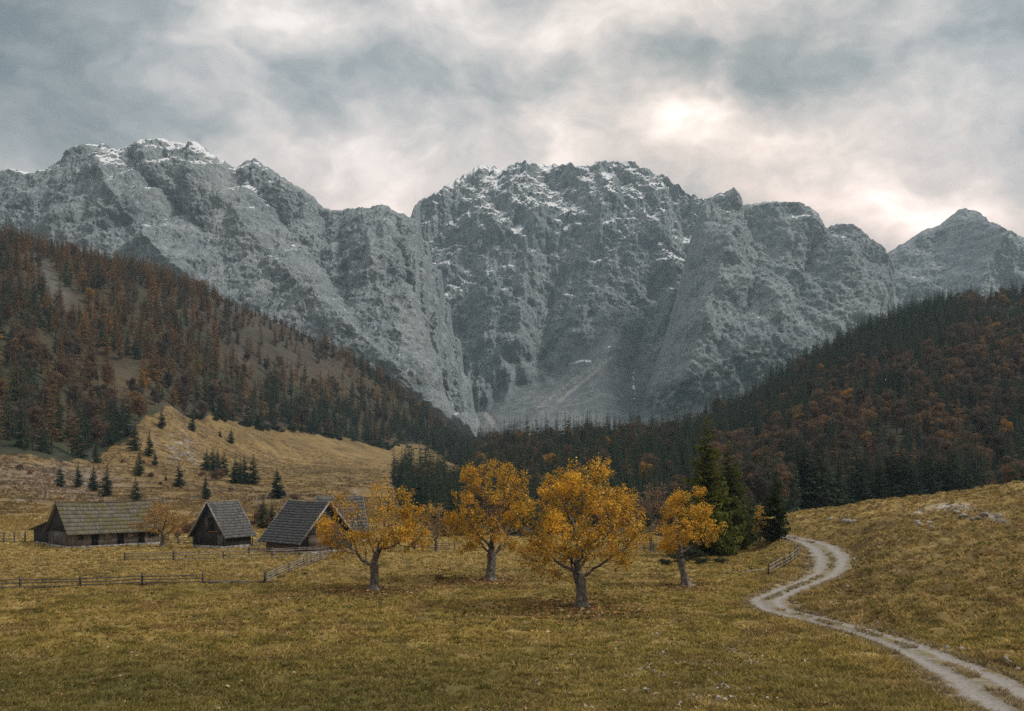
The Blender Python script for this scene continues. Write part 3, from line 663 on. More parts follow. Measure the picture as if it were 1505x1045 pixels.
def one_mesh(name, crown, wood, mats):
    V = np.concatenate([crown[0], wood[0]]); 
    return np_mesh(name, V, [crown[1], wood[1]+len(crown[0])], False, mats, np.concatenate([np.zeros(len(crown[1])), np.ones(len(wood[1]))]))
# forest kinds at 20 m
SPR = [conifer(10+i, 20, 3.7+.4*i, 28, 6, 4, bare=.05, droop=.5, up=.22, hang=.25) for i in range(4)]
LAR = [conifer(30+i, 20, 3.7+.4*i, 24, 6, 4, bare=.10, droop=.22, up=.15, wid=.40, gap=.18, powr=.72) for i in range(3)]
BEE = [broadleaf(50+i, 20, R_, nl, .60, z0=.08, lobes=lb, nbr=60) for i, (R_, nl, lb) in enumerate(((4.2, 2600, 16), (5.2, 3300, 26), (6.2, 3600, 20), (6.6, 3900, 34), (4.6, 1100, 22)))]
FOREST_ME = {'spruce': [one_mesh('spruce', c, trunk_np(20, .28, 5), [M_SPRUCE, M_BARK2]) for c in SPR],
             'larch': [one_mesh('larch', c, trunk_np(20, .26, 5), [M_LARCH, M_BARK2]) for c in LAR],
             'beech': [one_mesh('beech', (b[0], b[1]), (b[2], b[3]), [M_BEECH, M_TWIG]) for b in BEE]}

# ------------------------------------------------------------------ the woods on the hillsides
fr = np.random.default_rng(21)
def scatter(x0, x1, y0, y1, sp):
    gx, gy = np.meshgrid(np.arange(x0, x1, sp), np.arange(y0, y1, sp)); gx = gx+fr.uniform(-.5, .5, gx.shape)*sp; gy = gy+fr.uniform(-.5, .5, gy.shape)*sp
    return gx.ravel(), gy.ravel()
a = scatter(-760, 40, 300, 1150, 7.8); b = scatter(-60, 760, 176, 960, 6.4)
fx, fy = np.concatenate([a[0], b[0]]), np.concatenate([a[1], b[1]]); grp = np.concatenate([np.zeros(len(a[0])), np.ones(len(b[0]))])
fu = CX+F*fx/fy; fz = base_h(fx, fy)+rough_h(fx, fy); fpy = HY-(fz-CAMZ)/fy*F
keep = (forest_mask(fx, fy) > .5)&(fu > -230)&(fu < 1750)&(((grp == 0)&(fu < 690)&~((fu > 578)&(fy < 480)))|((grp == 1)&((fu >= 690)|((fu > 578)&(fy < 480)))))
n1f = fbm(fx/55, fy/80, 3, 401); n2f = fbm(fx/25, fy/35, 2, 405); rnd = fr.random(len(fx))
left = grp == 0
edgey = fY[9](fu); esz = base_h((fu-CX)/F*edgey, edgey); epy = HY-(esz-CAMZ)/edgey*F
gapw = np.clip(1.0*blob(fu, fpy, 175, 565, 30, 30, .9)+.85*blob(fu, fpy, 475, 548, 60, 20, .45)+.5*blob(fu, fpy, 385, 512, 60, 24, .4)+.85*blob(fu, fpy, 80, 420, 12, 60, -.55)+.15*blob(fu, fpy, 400, 468, 90, 34, .45), 0, 1)
keep &= ~(left&(rnd < np.clip(gapw*1.05+.17-n1f*.6, 0, .97)))
keep &= ~((~left)&(rnd < .08))
keep &= ~((~left)&(blob(fu, fpy, 1475, 455, 40, 18) > .4)&(rnd < .75))
ps = np.where(left, .20+.65*sstep(75, 10, epy-fpy)*sstep(300, 380, fu)+.5*sstep(590, 650, fpy)*sstep(260, 200, fu)+.45*n1f+.15*(fu > 600),
     .42+.95*n1f+.9*(fy < 322)*(fu > 1150)*(fu < 1445)+.30*(fu < 1020)+.65*sstep(80, 15, fpy-(HY-(fZ[10](fu)-CAMZ)/fY[10](fu)*F))*(fu > 1000)*(fu < 1400)+.25*sstep(540, 480, fpy)*(fu > 1330)+.5*(fu < 690))
r2 = fr.random(len(fx)); kind = np.where(r2 < ps, 0, np.where(fr.random(len(fx)) < np.where(left, .72+.25*sstep(600, 500, fpy)-.35*sstep(300, 100, fu)*sstep(480, 560, fpy), .16), 1, 2))
hh = np.where(left, fr.uniform(13, 22, len(fx)), fr.uniform(12, 19, len(fx)))*np.where(~left&(fu < 1100), .62+.38*sstep(180, 420, fy), 1)*np.where(kind == 2, .80, 1)*(1+.12*n2f)
hh *= np.where(~left&(fy < 330)&(kind == 0), 1.12, 1)*np.where(~left&(fy > 700), 1.15, 1)
hh *= np.where(fr.random(len(fx)) < .16, .6, 1)*np.where(~left&(fu < 1020)&(fy > 420)&(kind == 0), fr.uniform(.75, 1.35, len(fx)), 1)
hh *= np.where(blob(fu, fpy, 400, 465, 90, 40, .45) > .4, .55, 1)
fx, fy, fz, fu, fpy, kind, hh, left = [q[keep] for q in (fx, fy, fz, fu, fpy, kind, hh, left)]
# what of it the camera's side of the hills can show
zt = fz+hh*.85; vis = (fu > -15)&(fu < 1520)
for s_ in np.linspace(.25, .97, 26):
    sx_, sy_ = fx*s_, fy*s_; vis &= (CAMZ+(zt-CAMZ)*s_) > base_h(sx_, sy_)-.5
px_h = hh/fy*F
KN = ['spruce', 'larch', 'beech']
LBL = {('spruce', True): ('dark green spruce among the autumn trees of the steep wood behind the long barn', 'spruces in the wood above the barns'),
       ('spruce', False): ('dark green spruce in the dense wood rising beyond the maples and the gravel road', 'spruces in the wood beyond the road'),
       ('larch', True): ('rusty orange larch on the steep wooded slope above the barns', 'larches on the slope above the barns'),
       ('larch', False): ('rusty orange larch in the brown wood beyond the gravel road', 'larches in the wood beyond the road'),
       ('beech', True): ('round brown broadleaf tree in the steep wood above the barns', 'brown broadleaf trees above the barns'),
       ('beech', False): ('round brown broadleaf tree in the dense wood beyond the gravel road', 'brown broadleaf trees beyond the road')}
frz = fr.random(len(fx))*2*PI
for ki, kn in enumerate(KN):
    idx = np.where(kind == ki)[0]; mes = FOREST_ME[kn]; vi = fr.integers(0, len(mes), len(idx))
    order = np.argsort(-(px_h[idx]*vis[idx])); chosen = set(order[:int((vis[idx]).sum())][:262 if kn == 'spruce' else 292].tolist())
    reps = {}
    for k in chosen:
        i = idx[k]; o = obj(kn+'_tree', mes[vi[k]], None, (fx[i], fy[i], fz[i]-.2)); o.rotation_euler = (0, 0, frz[i]); o.scale = (hh[i]/20*fr.uniform(.72, 1.12),)*2+(hh[i]/20,)
        l, g_ = LBL[(kn, bool(left[i]))]; tag(o, l, 'tree', g_); reps.setdefault(int(vi[k]), o)
    rest = np.array([k for k in range(len(idx)) if k not in chosen]); i = idx[rest]
    if not len(rest): continue
    me = bpy.data.meshes.new(kn+'_forest'); me.vertices.add(len(i)); me.vertices.foreach_set('co', np.stack([fx[i], fy[i], fz[i]-.2], 1).astype(np.float32).ravel())
    for nm, ty, val in (('vi', 'INT', vi[rest]), ('rz', 'FLOAT', frz[i]), ('sc', 'FLOAT', hh[i]/20), ('wd', 'FLOAT', fr.uniform(.7, 1.1, len(i)))):
        at_ = me.attributes.new(nm, ty, 'POINT'); at_.data.foreach_set('value', val.astype(np.int32 if ty == 'INT' else np.float32))
    o = obj(kn+'_forest', me)
    tag(o, {'spruce': 'mass of small dark spruces filling the far wooded slopes', 'larch': 'mass of small rusty larches on the far wooded slopes', 'beech': 'mass of small brown broadleaf crowns on the wooded slopes'}[kn], 'forest', kind='stuff')
    ng = bpy.data.node_groups.new(kn+'_forest', 'GeometryNodeTree')
    ng.interface.new_socket('Geometry', in_out='INPUT', socket_type='NodeSocketGeometry'); ng.interface.new_socket('Geometry', in_out='OUTPUT', socket_type='NodeSocketGeometry')
    q = NT(ng); gi, go = q.node('NodeGroupInput'), q.node('NodeGroupOutput'); jn = q.node('GeometryNodeJoinGeometry')
    for v_ in reversed(range(len(mes))):
        oi = q.node('GeometryNodeObjectInfo', transform_space='ORIGINAL'); oi.inputs['Object'].default_value = reps[v_]; oi.inputs['As Instance'].default_value = True
        q.l.new(oi.outputs['Geometry'], jn.inputs[0])
    ip = q.node('GeometryNodeInstanceOnPoints'); ip.inputs['Pick Instance'].default_value = True
    def na(nm, ty):
        n = q.node('GeometryNodeInputNamedAttribute', data_type=ty); n.inputs[0].default_value = nm; return n.outputs[0]
    q.l.new(gi.outputs[0], ip.inputs['Points']); q.l.new(jn.outputs[0], ip.inputs['Instance']); q.l.new(na('vi', 'INT'), ip.inputs['Instance Index'])
    er = q.node('FunctionNodeEulerToRotation'); q.l.new(q.comb(0, 0, na('rz', 'FLOAT')), er.inputs[0]); q.l.new(er.outputs[0], ip.inputs['Rotation'])
    scn = na('sc', 'FLOAT'); scw = q.math('MULTIPLY', scn, na('wd', 'FLOAT')); q.l.new(q.comb(scw, scw, scn), ip.inputs['Scale']); q.l.new(ip.outputs[0], go.inputs[0])
    md = o.modifiers.new('scatter', 'NODES'); md.node_group = ng
print('forest', len(fx), [(KN[k], int((kind == k).sum()), int(((kind == k)&vis).sum())) for k in range(3)])

# ------------------------------------------------------------------ single spruces of the pasture, and by the road
SP_CR = [np_mesh('crown', c[0], [c[1]], False, [M_SPRUCE]) for c in [conifer(70+i, 10, 2.25+.25*i, 34, 8, 6, bare=.07, droop=.45, up=.2, hang=.2) for i in range(3)]]
SP_TR = np_mesh('trunk', *[(lambda v: (v[0], [v[1]]))(trunk_np(10, .17, 6))][0], False, [M_BARK2])
def spruce(name, x, y, H, label, group=None, crown=None, trunk=None, base=10., wide=1., rz=None, sink=.15):
    o = empty(name, (x, y, G(x, y)-sink), fr.random()*6.28 if rz is None else rz, H/base); o.scale = (H/base*wide, H/base*wide, H/base)
    tag(o, label, 'tree', group); obj('trunk', trunk or SP_TR, o); obj('crown', crown or SP_CR[int(fr.integers(0, 3))], o); return o
Zp = lambda x, y: (x/3.344, 580+y/3.344)
PAST = [((662,275),135,'dark spruce just below the wood, upper of two on the pasture ridge'),((735,305),175,'dark spruce beside a smaller one on the ridge of the tan pasture'),
 ((762,350),270,'small dark spruce at the foot of a taller one on the pasture ridge'),((795,165),62,'dark spruce at the top corner of the pasture against the wood'),
 ((948,180),85,'dark spruce standing alone at the upper rim of the pasture'),((1082,208),170,'tiny spruce beside a larger one high on the tan pasture'),((1137,238),162,'small dark spruce alone in the open high on the tan pasture'),
 ((1270,165),80,'dark spruce just out of the wood at the far upper pasture rim'),((385,455),330,'dark spruce above the long barn, one of three in a row, nearest the wood'),
 ((460,475),340,'dark spruce above the long barn, middle one of the row of three'),((528,500),340,'dark spruce above the long barn ridge, lowest of the row of three'),
 ((298,455),345,'yellowish ragged spruce above the left end of the long barn'),((685,395),275,'tall dark spruce in the middle of the pasture slope below the pair on the ridge'),
 ((668,530),400,'dark spruce directly behind the far end of the long barn roof'),((880,455),328,'dark spruce alone on open turf left of the dense clumps'),((815,425),390,'very small bushy spruce on the open pasture'),
 ((1015,375),265,None),((1045,378),256,None),((1070,375),262,None),((1100,400),275,'dark spruce at the lower edge of the tight pasture clump'),((1155,435),300,None),((1180,440),305,None),((1202,435),292,None),
 ((1245,440),292,'dark spruce at the outer end of the second pasture clump'),((1360,510),355,'dark spruce alone above the roof of the black hut'),((1010,510),395,'thin brownish spruce below the tight clump of spruces'),((470,335),215,'slender dark spruce in front of the wood above the long barn')]
for (b, ty, lb) in PAST:
    px, py = Zp(*b); topy = 580+ty/3.344; x, y, z = at(px, py); H = (py-topy)/F*y+.4
    g_ = None
    if lb is None: lb, g_ = 'dark spruce in one of the two dense clumps on the pasture', 'spruces of the dense pasture clumps'
    spruce('spruce_tree', x, y, H, lb, g_, wide=1.12 if b[0] not in (1010, 470) else .8)
for px, Y, topy, lb in ((386.5, 197, 727, 'young green spruce between the small hut and the dark hut, taller of two'), (399.5, 200, 737, 'young green spruce between the huts, shorter of two')):
    x = (px-CX)/F*Y; spruce('spruce_tree', x, Y, zz(topy, Y)-G(x, Y)+.3, lb, wide=1.0)
HC = [conifer(81, 20, 4.6, 44, 10, 12, bare=.03, droop=.42, up=.30, wid=.27, gap=.12, hang=.45, powr=.82), conifer(82, 12, 3.4, 38, 9, 10, bare=.05, droop=.40, up=.28, wid=.28, hang=.35, powr=.85),
      conifer(83, 12, 2.7, 30, 6, 7, bare=.10, droop=.5, up=.2, wid=.25, gap=.35, hang=.3, powr=.8)]
HM = [np_mesh('crown', HC[0][0], [HC[0][1]], False, [M_HERO]), np_mesh('crown', HC[0][0]*.6, [HC[0][1]], False, [leaf_mat('olive_needles', [(0,(.050,.062,.022)),(1,(.072,.080,.026))], trans=.3, jitter=.5)]), np_mesh('crown', HC[1][0], [HC[1][1]], False, [leaf_mat('green_needles', [(0,(.036,.046,.018)),(1,(.05,.058,.02))], trans=.3, jitter=.5)]), np_mesh('crown', HC[2][0], [HC[2][1]], False, [M_SPRUCE])]
HT = [np_mesh('trunk', v, [f], False, [M_BARK2]) for v, f in (trunk_np(20, .34, 8), trunk_np(12, .2, 8), trunk_np(12, .2, 8), trunk_np(12, .16, 8))]
for px, Y, topy, k, base, wd, lb in ((1038, 137, 609, 0, 20, 1.0, 'tallest spruce, yellowish green, behind the smallest golden maple'), (1070, 144, 648, 1, 12, 1.15, 'dark tall spruce right behind the tallest yellowish spruce'),
      (1096, 152, 712, 3, 12, 1.5, 'ragged dark spruce with thin lower boughs between two fuller spruces'), (1141, 141, 688, 2, 12, .86, 'full green spruce beside the rail fence at the road bend'),
      (1084, 157, 684, 1, 12, 1.2, 'dark spruce in the clump to the right of the tallest spruce, second in height'), (1110, 160, 722, 3, 12, 1.5, 'short ragged spruce at the end of the clump, next to the full green spruce'), (1050, 160, 672, 1, 12, 1.2, 'dark spruce rising just behind the tallest yellowish spruce'),
      (1012, 150, 705, 1, 12, .9, 'dark spruce half hidden behind the smallest golden maple'), (1122, 165, 745, 2, 12, 1.1, 'small dark spruce tucked behind the full green spruce by the road')):
    x = (px-CX)/F*Y; spruce('spruce_tree', x, Y, zz(topy, Y)-G(x, Y)+.3, lb, None, HM[k], HT[k], base, wd)
# the dark row at the foot of the wood beyond the road
for k, px in enumerate(np.arange(1166, 1440, 9.5)):
    Y = 286+fr.uniform(0, 16)+3*(k % 3); px = px+fr.uniform(-3, 3); x = (px-CX)/F*Y; H = fr.uniform(15.5, 22)*(1.0 if px < 1385 else .9)*fr.choice([.62,.85,1.0,1.0,1.12])
    spruce('spruce_tree', x, Y, H, 'dark spruce in the close row standing at the foot of the wood beyond the crest', 'dark spruces in the row beyond the crest', wide=1.05)

# ------------------------------------------------------------------ maples: grown limb by limb into their crowns
def grow(seed, env, trunk, di=3.2, dk=.50, step=.30, nclump=46, per=58, jit=.30, iters=110, shell=.55, extra=None):
    r = np.random.default_rng(seed); (cx, cz, rx, ry, rz) = env
    c = r.normal(0, 1, (nclump*3, 3)); c /= np.linalg.norm(c, axis=1, keepdims=True); c *= (shell+(1.02-shell)*r.random((len(c), 1)))*1.0
    sel = [0]
    for i in range(1, len(c)):                                          # spread the leafy clumps apart
        if min(np.linalg.norm(c[i]-c[j]) for j in sel) > .30: sel.append(i)
        if len(sel) >= nclump: break
    c = c[sel]; hz = np.hypot(c[:, 0], c[:, 1])+1e-6; wide = np.where(c[:, 2] < 0, hz**.5/hz, 1)
    c = c*(.80+.34*np.clip(.5+perlin(c[:, 0]*1.7+seed, c[:, 2]*1.7+c[:, 1], seed), 0, 1))[:, None]; c[:, :2] *= np.minimum(wide, 1.6)[:, None]; c[:, 2] *= 1.04
    if extra is not None: c = np.concatenate([c, np.array(extra)])
    P = c*np.array([rx*.96, ry*.96, rz*.88])+np.array([cx, 0, cz]); cr_ = r.uniform(.085, .16, len(P))*(rx+rz)
    A_ = np.concatenate([p_+(lambda q: q/np.linalg.norm(q, axis=1, keepdims=True)*r.random((per, 1))**.45)(r.normal(0, 1, (per, 3)))*k_*np.array([1, 1, .8]) for p_, k_ in zip(P, cr_)])
    A_ = A_[A_[:, 2] > 1.1]
    N = [np.array(q, float) for q in trunk]; par = list(range(-1, len(N)-1)); first = max(1, int(len(N)*.62))
    Na = np.array(N); dist = np.full(len(A_), 1e9); near = np.zeros(len(A_), int)
    for k in range(first, len(N)):
        d = np.linalg.norm(A_-Na[k], axis=1); m = d < dist; dist[m] = d[m]; near[m] = k
    alive = np.ones(len(A_), bool)
    for it in range(iters):
        use = alive&(dist < (di if it > 14 else 9)); 
        if not use.any(): break
        dv = A_[use]-np.array(N)[near[use]]; dv /= np.linalg.norm(dv, axis=1, keepdims=True)+1e-9
        acc = {}
        for q, v in zip(near[use], dv):
            acc[q] = acc.get(q, 0)+v
        new = []
        for q, v in acc.items():
            v = v/(np.linalg.norm(v)+1e-9)+r.normal(0, jit, 3)+np.array([0, 0, .05]); v /= np.linalg.norm(v)
            N.append(N[q]+v*step); par.append(q); new.append(len(N)-1)
        for k in new:
            d = np.linalg.norm(A_-N[k], axis=1); m = d < dist; dist[m] = d[m]; near[m] = k
        alive &= dist > dk
        if len(N) > 5200: break
    return np.array(N), np.array(par)
PAL = np.array([(.60,.345,.042),(.52,.272,.030),(.46,.285,.048),(.30,.14,.028),(.34,.27,.045),(.19,.155,.032),(.14,.075,.03),(.72,.44,.10)])
def maple(name, base, H, xl, xr, zb, seed, label, trunk_h, trunk_r, lean=0., pal=(.24,.2,.16,.12,.1,.06,.06,.06), leaves=9, size=.20, bare=None, nclump=46, shell=.55, step=.30, per=58, rxy=.95, flare=1.0, greyness=0, cat='tree', twig=.034, extra=None):
    r = np.random.default_rng(seed); cx = (xl+xr)/2; rx = (xr-xl)/2; cz = (H+zb)/2; rz = (H-zb)/2
    k = max(5, int(trunk_h/.3)); zs = np.linspace(0, trunk_h, k)
    path = np.stack([lean*zs+.07*np.sin(zs*1.5+seed), .05*np.sin(zs*1.9+seed*2), zs], 1); path -= path[0]*np.array([1, 1, 0])
    N, par = grow(seed, (cx, cz, rx, rx*rxy, rz), path, nclump=nclump, shell=shell, step=step, per=per, extra=extra)
    nn = len(N); kids = np.zeros(nn, int); tips = np.zeros(nn); ch = [[] for _ in range(nn)]
    for i in range(1, nn): ch[par[i]].append(i)
    for i in range(nn-1, -1, -1):
        if not ch[i]: tips[i] = 1
        if i: tips[par[i]] += tips[i]
    rt = .011; ex = math.log(trunk_r*.92/rt)/math.log(max(tips[k-1], 3)); R = rt*tips**ex; R[:k] = np.maximum(R[:k], trunk_r*.9)
    big = np.array([max(ch[q], key=lambda z: tips[z]) if ch[q] else -1 for q in range(nn)])
    e = np.arange(k, nn); pr = par[e]; R1 = R[e]; R0 = np.where(big[pr] == e, np.minimum(R[pr], R1*1.6), R1*1.12)
    Vs, Fs, nv = [], [], 0
    for lo, hi, sides in ((.06, 9, 8), (.022, .06, 5), (0, .022, 3)):
        m = (R1 >= lo)&(R1 < hi)
        if m.any():
            v, f = tubes(N[pr[m]], N[e[m]], R0[m], R1[m], sides); Vs.append(v); Fs.append(f+nv); nv += len(v)
    # trunk: fluted, flaring into roots
    tz = np.linspace(-.25, trunk_h+.1, 26); th = np.linspace(0, 2*PI, 28, endpoint=False)
    px_, py_ = np.interp(tz, path[:, 2], path[:, 0]), np.interp(tz, path[:, 2], path[:, 1])
    rad = trunk_r*(1.02-.10*np.clip(tz/trunk_h, 0, 1)+.18*sstep(.75, 1, tz/trunk_h)+flare*.75*np.exp(-np.maximum(tz, 0)/.35))
    fl = 1+.10*np.sin(th*5+seed)[None]*(.4+1.6*np.exp(-np.maximum(tz, 0)/.5))[:, None]+.09*fbm(np.cos(th)[None]*1.6+seed+0*tz[:, None], np.sin(th)[None]*1.6+tz[:, None]*.9, 3, seed)
    tv = np.stack([px_[:, None]+np.cos(th)[None]*rad[:, None]*fl, py_[:, None]+np.sin(th)[None]*rad[:, None]*fl, np.repeat(tz[:, None], 28, 1)], -1).reshape(-1, 3)
    i_ = np.arange(25)[:, None]*28; j_ = np.arange(28)[None]; j2 = (j_+1) % 28
    tf = np.stack([i_+j_, i_+j2, i_+28+j2, i_+28+j_], -1).reshape(-1, 4); Vs.append(tv); Fs.append(tf+nv)
    o = empty(name, base, 0); tag(o, label, cat)
    obj('trunk', np_mesh('trunk', np.concatenate(Vs), [np.concatenate(Fs)], True, [M_BARK]), o)
    tw = np.where((R < twig)&(np.arange(nn) >= k))[0]
    dens = np.clip(1.0+1.1*fbm(N[tw, 0]/1.3+seed, N[tw, 2]/1.3, 3, seed+3)+.5*perlin(N[tw, 1]/1.5, N[tw, 2]/1.4, seed), 0, 2)
    if bare is not None: dens = dens*bare(N[tw])
    cnt = r.poisson(1.9*leaves*dens*(.4+.6*(tips[tw] <= 3))); ow = np.repeat(tw, cnt); n = len(ow)
    P = N[ow]+r.normal(0, .17, (n, 3))+np.array([0, 0, -.05])
    dn = N[ow]-N[par[ow]]; dn /= np.linalg.norm(dn, axis=1, keepdims=True)+1e-9
    ax = dn*.5+r.normal(0, .7, (n, 3))+np.array([0, 0, -.35]); ax /= np.linalg.norm(ax, axis=1, keepdims=True)
    sd = np.cross(ax, np.array([0, 0, 1.])+.55*(P-np.array([cx, 0, cz]))/max(rx, rz)+r.normal(0, .55, (n, 3))); sd /= np.linalg.norm(sd, axis=1, keepdims=True); nm = np.cross(ax, sd)
    s = .70*size*r.uniform(.55, 1.4, (n, 1))
    V = np.stack([P, P+ax*s*.5+sd*s*.52+nm*s*.15, P+ax*s*1.05, P+ax*s*.5-sd*s*.52+nm*s*.15], 1).reshape(-1, 3)
    hue = fbm(N[ow, 0]/1.6+seed*3, N[ow, 2]/1.6, 2, seed+9)
    pk = np.searchsorted(np.cumsum(pal)/np.sum(pal), np.clip(r.random(n)*.55+.23+hue*.75, 0, .999)); cl = PAL[pk]*r.uniform(.8, 1.2, (n, 1))
    if greyness: cl = cl*(1-greyness)+np.array([.20,.13,.095])*greyness
    obj('crown', np_mesh('crown', V, [np.arange(4*n).reshape(-1, 4)], False, [M_MAPLE], attrs={'lc': np.repeat(cl, 4, 0)}), o)
    print(name, nn, n); return o
def maple_at(key, zb_py, seed, label, **kw):
    m = [q for q in MAPLES if q[0] == key][0]; b = MB[key]; sc_ = b[1]/F
    return maple('maple_tree', b, (m[2]-m[3])*sc_, (m[4]-m[1])*sc_, (m[5]-m[1])*sc_, (m[2]-zb_py)*sc_, seed, label, **kw)
maple_at('front', 846, 5, 'broadest golden maple, dense crown and pale gnarled trunk, with dead leaves on the turf below', trunk_h=2.7, trunk_r=.46, lean=-.14, nclump=52, leaves=9.0, extra=[(-.72,-.2,-.95),(-.5,.1,-1.02),(-.95,0,-.72),(.62,-.2,-.85),(.8,.2,-.7)])
maple_at('left', 824, 12, 'golden maple with a thin bare-twigged top, standing in front of the dark hut', trunk_h=2.5, trunk_r=.42, lean=.0, nclump=42, leaves=9.0, extra=[(-.75,0,-.85),(.75,-.1,-.8),(.95,.1,-.55),(-.98,.1,-.5)],
   bare=lambda q: np.where((q[:, 2] > 6.2)&(np.abs(q[:, 0]+.6) < 3.0), .42, 1.05)*np.where((q[:, 0] > -2.6)&(q[:, 0] < .5)&(q[:, 2] > 3), .62, 1.0))
maple_at('second', 818, 23, 'tallest and narrowest golden maple, between the two broad maples', trunk_h=2.8, trunk_r=.48, lean=.0, nclump=42, leaves=9.0, extra=[(-.6,0,-.9),(.6,.1,-.85)], bare=lambda q: np.where((np.abs(q[:, 0]) < 1.3)&(q[:, 2] > 5), .65, 1.0))
maple_at('right', 828, 33, 'smallest golden maple with a leaning trunk, in front of the tallest spruce', trunk_h=2.3, trunk_r=.36, lean=-.18, nclump=28, leaves=11, pal=(.3,.2,.2,.06,.1,.05,.02,.1), flare=1.6)
b = at(238, 804); s_ = b[1]/F
maple('maple_tree', b, 70*s_, -39*s_, 39*s_, 16*s_, 43, 'rounded orange-brown tree with many upright stems beside the end of the long barn', trunk_h=1.3, trunk_r=.30, nclump=36, leaves=5.5, size=.22, greyness=.55, step=.28)
def bare_tree(px, py, topy, hw, seed, label, grey=.75, leaves=3.5, tr=.22, zb=.25):
    b = at(px, py); s_ = b[1]/F; H = (py-topy)*s_
    return maple('broadleaf_tree', b, H, -hw*s_, hw*s_, H*zb, seed, label, trunk_h=H*.2, trunk_r=tr, nclump=28, leaves=leaves, size=.26, greyness=grey, step=.36, per=40)
bare_tree(641, 811, 736, 27, 51, 'thin brownish tree behind, between the thin-topped maple and the tallest maple', .6, 4.2)
bare_tree(957, 811, 704, 27, 53, 'pale pinkish bare tree between the broadest maple and the smallest maple', .92, 2.6)
bare_tree(66, 735, 697, 17, 55, 'small bare brown tree alone on the slope above the lean-to', .7, 2.6, .18)
bare_tree(1117, 797, 738, 13, 57, 'slender orange tree between the spruces by the road bend', .1, 5, .14, .1)

# shrubs
def shrub_me(seed, mats, n=520, size=.28):
    V, Fc, W_, WF = broadleaf(seed, 2.4, 1.5, n, size, z0=.02, lobes=9, nbr=14)
    return one_mesh('shrub', (V, Fc), (W_, WF), mats)
SH = [shrub_me(200+i, [M_SHRUB, M_TWIG]) for i in range(3)]; DW = [shrub_me(210+i, [M_DWARF, M_TWIG], 620, .24) for i in range(2)]
SHR = [(275,785,26),(290,778,20),(262,790,14),(385,770,30),(392,778,22),(372,775,18),(317,706,22),(325,702,18),(296,700,14),(222,701,12),(180,680,10),(211,683,9),(433,735,16),(148,740,9),(340,722,10),(256,716,8),(236,712,8),(30,690,14),(45,697,10)]
for k, (px, py, w_) in enumerate(SHR):
    x, y, z = at(px, py); s_ = w_/F*y/3.0; o = obj('shrub', SH[k % 3], None, (x, y, z-.1)); o.scale = (s_, s_, s_*fr.uniform(.75, 1.1)); o.rotation_euler = (0, 0, k*1.7)
    if py > 765: tag(o, 'bare brown shrub in the thicket behind the rail fences between the huts', 'shrub', 'brown shrubs between the huts')
    else: tag(o, 'low brown shrub on the tan pasture slope above the barns', 'shrub', 'brown shrubs on the pasture')
for k, (px, py, w_, h_) in enumerate([(978,830,26,.55),(1000,826,30,.6),(1030,829,34,.5),(1058,828,26,.55),(1018,822,40,.7),(990,820,30,.7)]):
    x, y, z = at(px, py); s_ = w_/F*y/3.0; o = obj('shrub', DW[k % 2], None, (x, y, z-.15)); o.scale = (s_, s_, s_*h_); o.rotation_euler = (0, 0, k*1.3)
    tag(o, 'low dark green bush spreading at the foot of the tallest spruce', 'shrub', 'dark bushes below the tallest spruce')
x, y, z = at(646, 850); o = obj('shrub', SH[1], None, (x, y, z-.05)); o.scale = (.42, .4, .24); tag(o, 'small dry bush alone on the turf between two maples', 'shrub')
for k in range(70):                                                       # dwarf pine and scrub along the wood's lower rim
    px = fr.uniform(270, 690); Y = float(fY[9](px))*fr.uniform(.975, 1.0); x = (px-CX)/F*Y
    o = obj('dwarf_pine', DW[k % 2], None, (x, Y, G(x, Y)-.2)); s_ = fr.uniform(1.0, 2.1); o.scale = (s_*1.4, s_*1.4, s_*.8); o.rotation_euler = (0, 0, k)
    tag(o, 'low dark dwarf pine along the lower rim of the wood above the pasture', 'shrub', 'dwarf pines along the rim of the wood')

# ------------------------------------------------------------------ barns
def wood(name, c0, c1, axis='z', width=.22, light=None, moss=None, rough=.9):
    m, t, p = mat(name, rough, .15); oc = objc(t); x, y, z = t.sepxyz(oc)
    along = t.math('ADD', x, y) if axis == 'z' else z
    bi = t.math('FLOOR', t.math('DIVIDE', along, width)); wn = t.node('ShaderNodeTexWhiteNoise', noise_dimensions='1D'); t.put(wn.inputs['W'], bi)
    fr_ = t.math('FRACT', t.math('DIVIDE', along, width)); seam = t.math('MULTIPLY', t.mrange(fr_, .0, .10), t.mrange(fr_, 1.0, .90))
    gr = t.noise(t.vec('MULTIPLY', oc, (6, 6, .8) if axis == 'z' else (.8, .8, 6)), 3, 5, .6); bl = t.noise(oc, .7, 4, .6)
    f = t.math('ADD', t.math('MULTIPLY', wn.outputs['Value'], .55), t.math('ADD', t.math('MULTIPLY', gr, .35), t.math('MULTIPLY', t.math('SUBTRACT', bl, .5), .8)))
    c = t.mix(t.mrange(f, .2, .85, 0, 1, False), c4(c0), c4(c1)); c = t.mix(t.mrange(seam, 0, 1, .7, 0), c, c4((.012,.011,.01)))
    if light: c = t.mix(t.mrange(bl, .52, .66, 0, .6), c, c4(light))
    if moss: c = t.mix(t.math('MULTIPLY', t.mrange(t.noise(oc, .8, 5, .65), .46, .62), .7), c, c4(moss))
    t.put(p.inputs['Base Color'], c); t.put(p.inputs['Normal'], t.bump(t.math('ADD', seam, gr), .6, .03)); return m
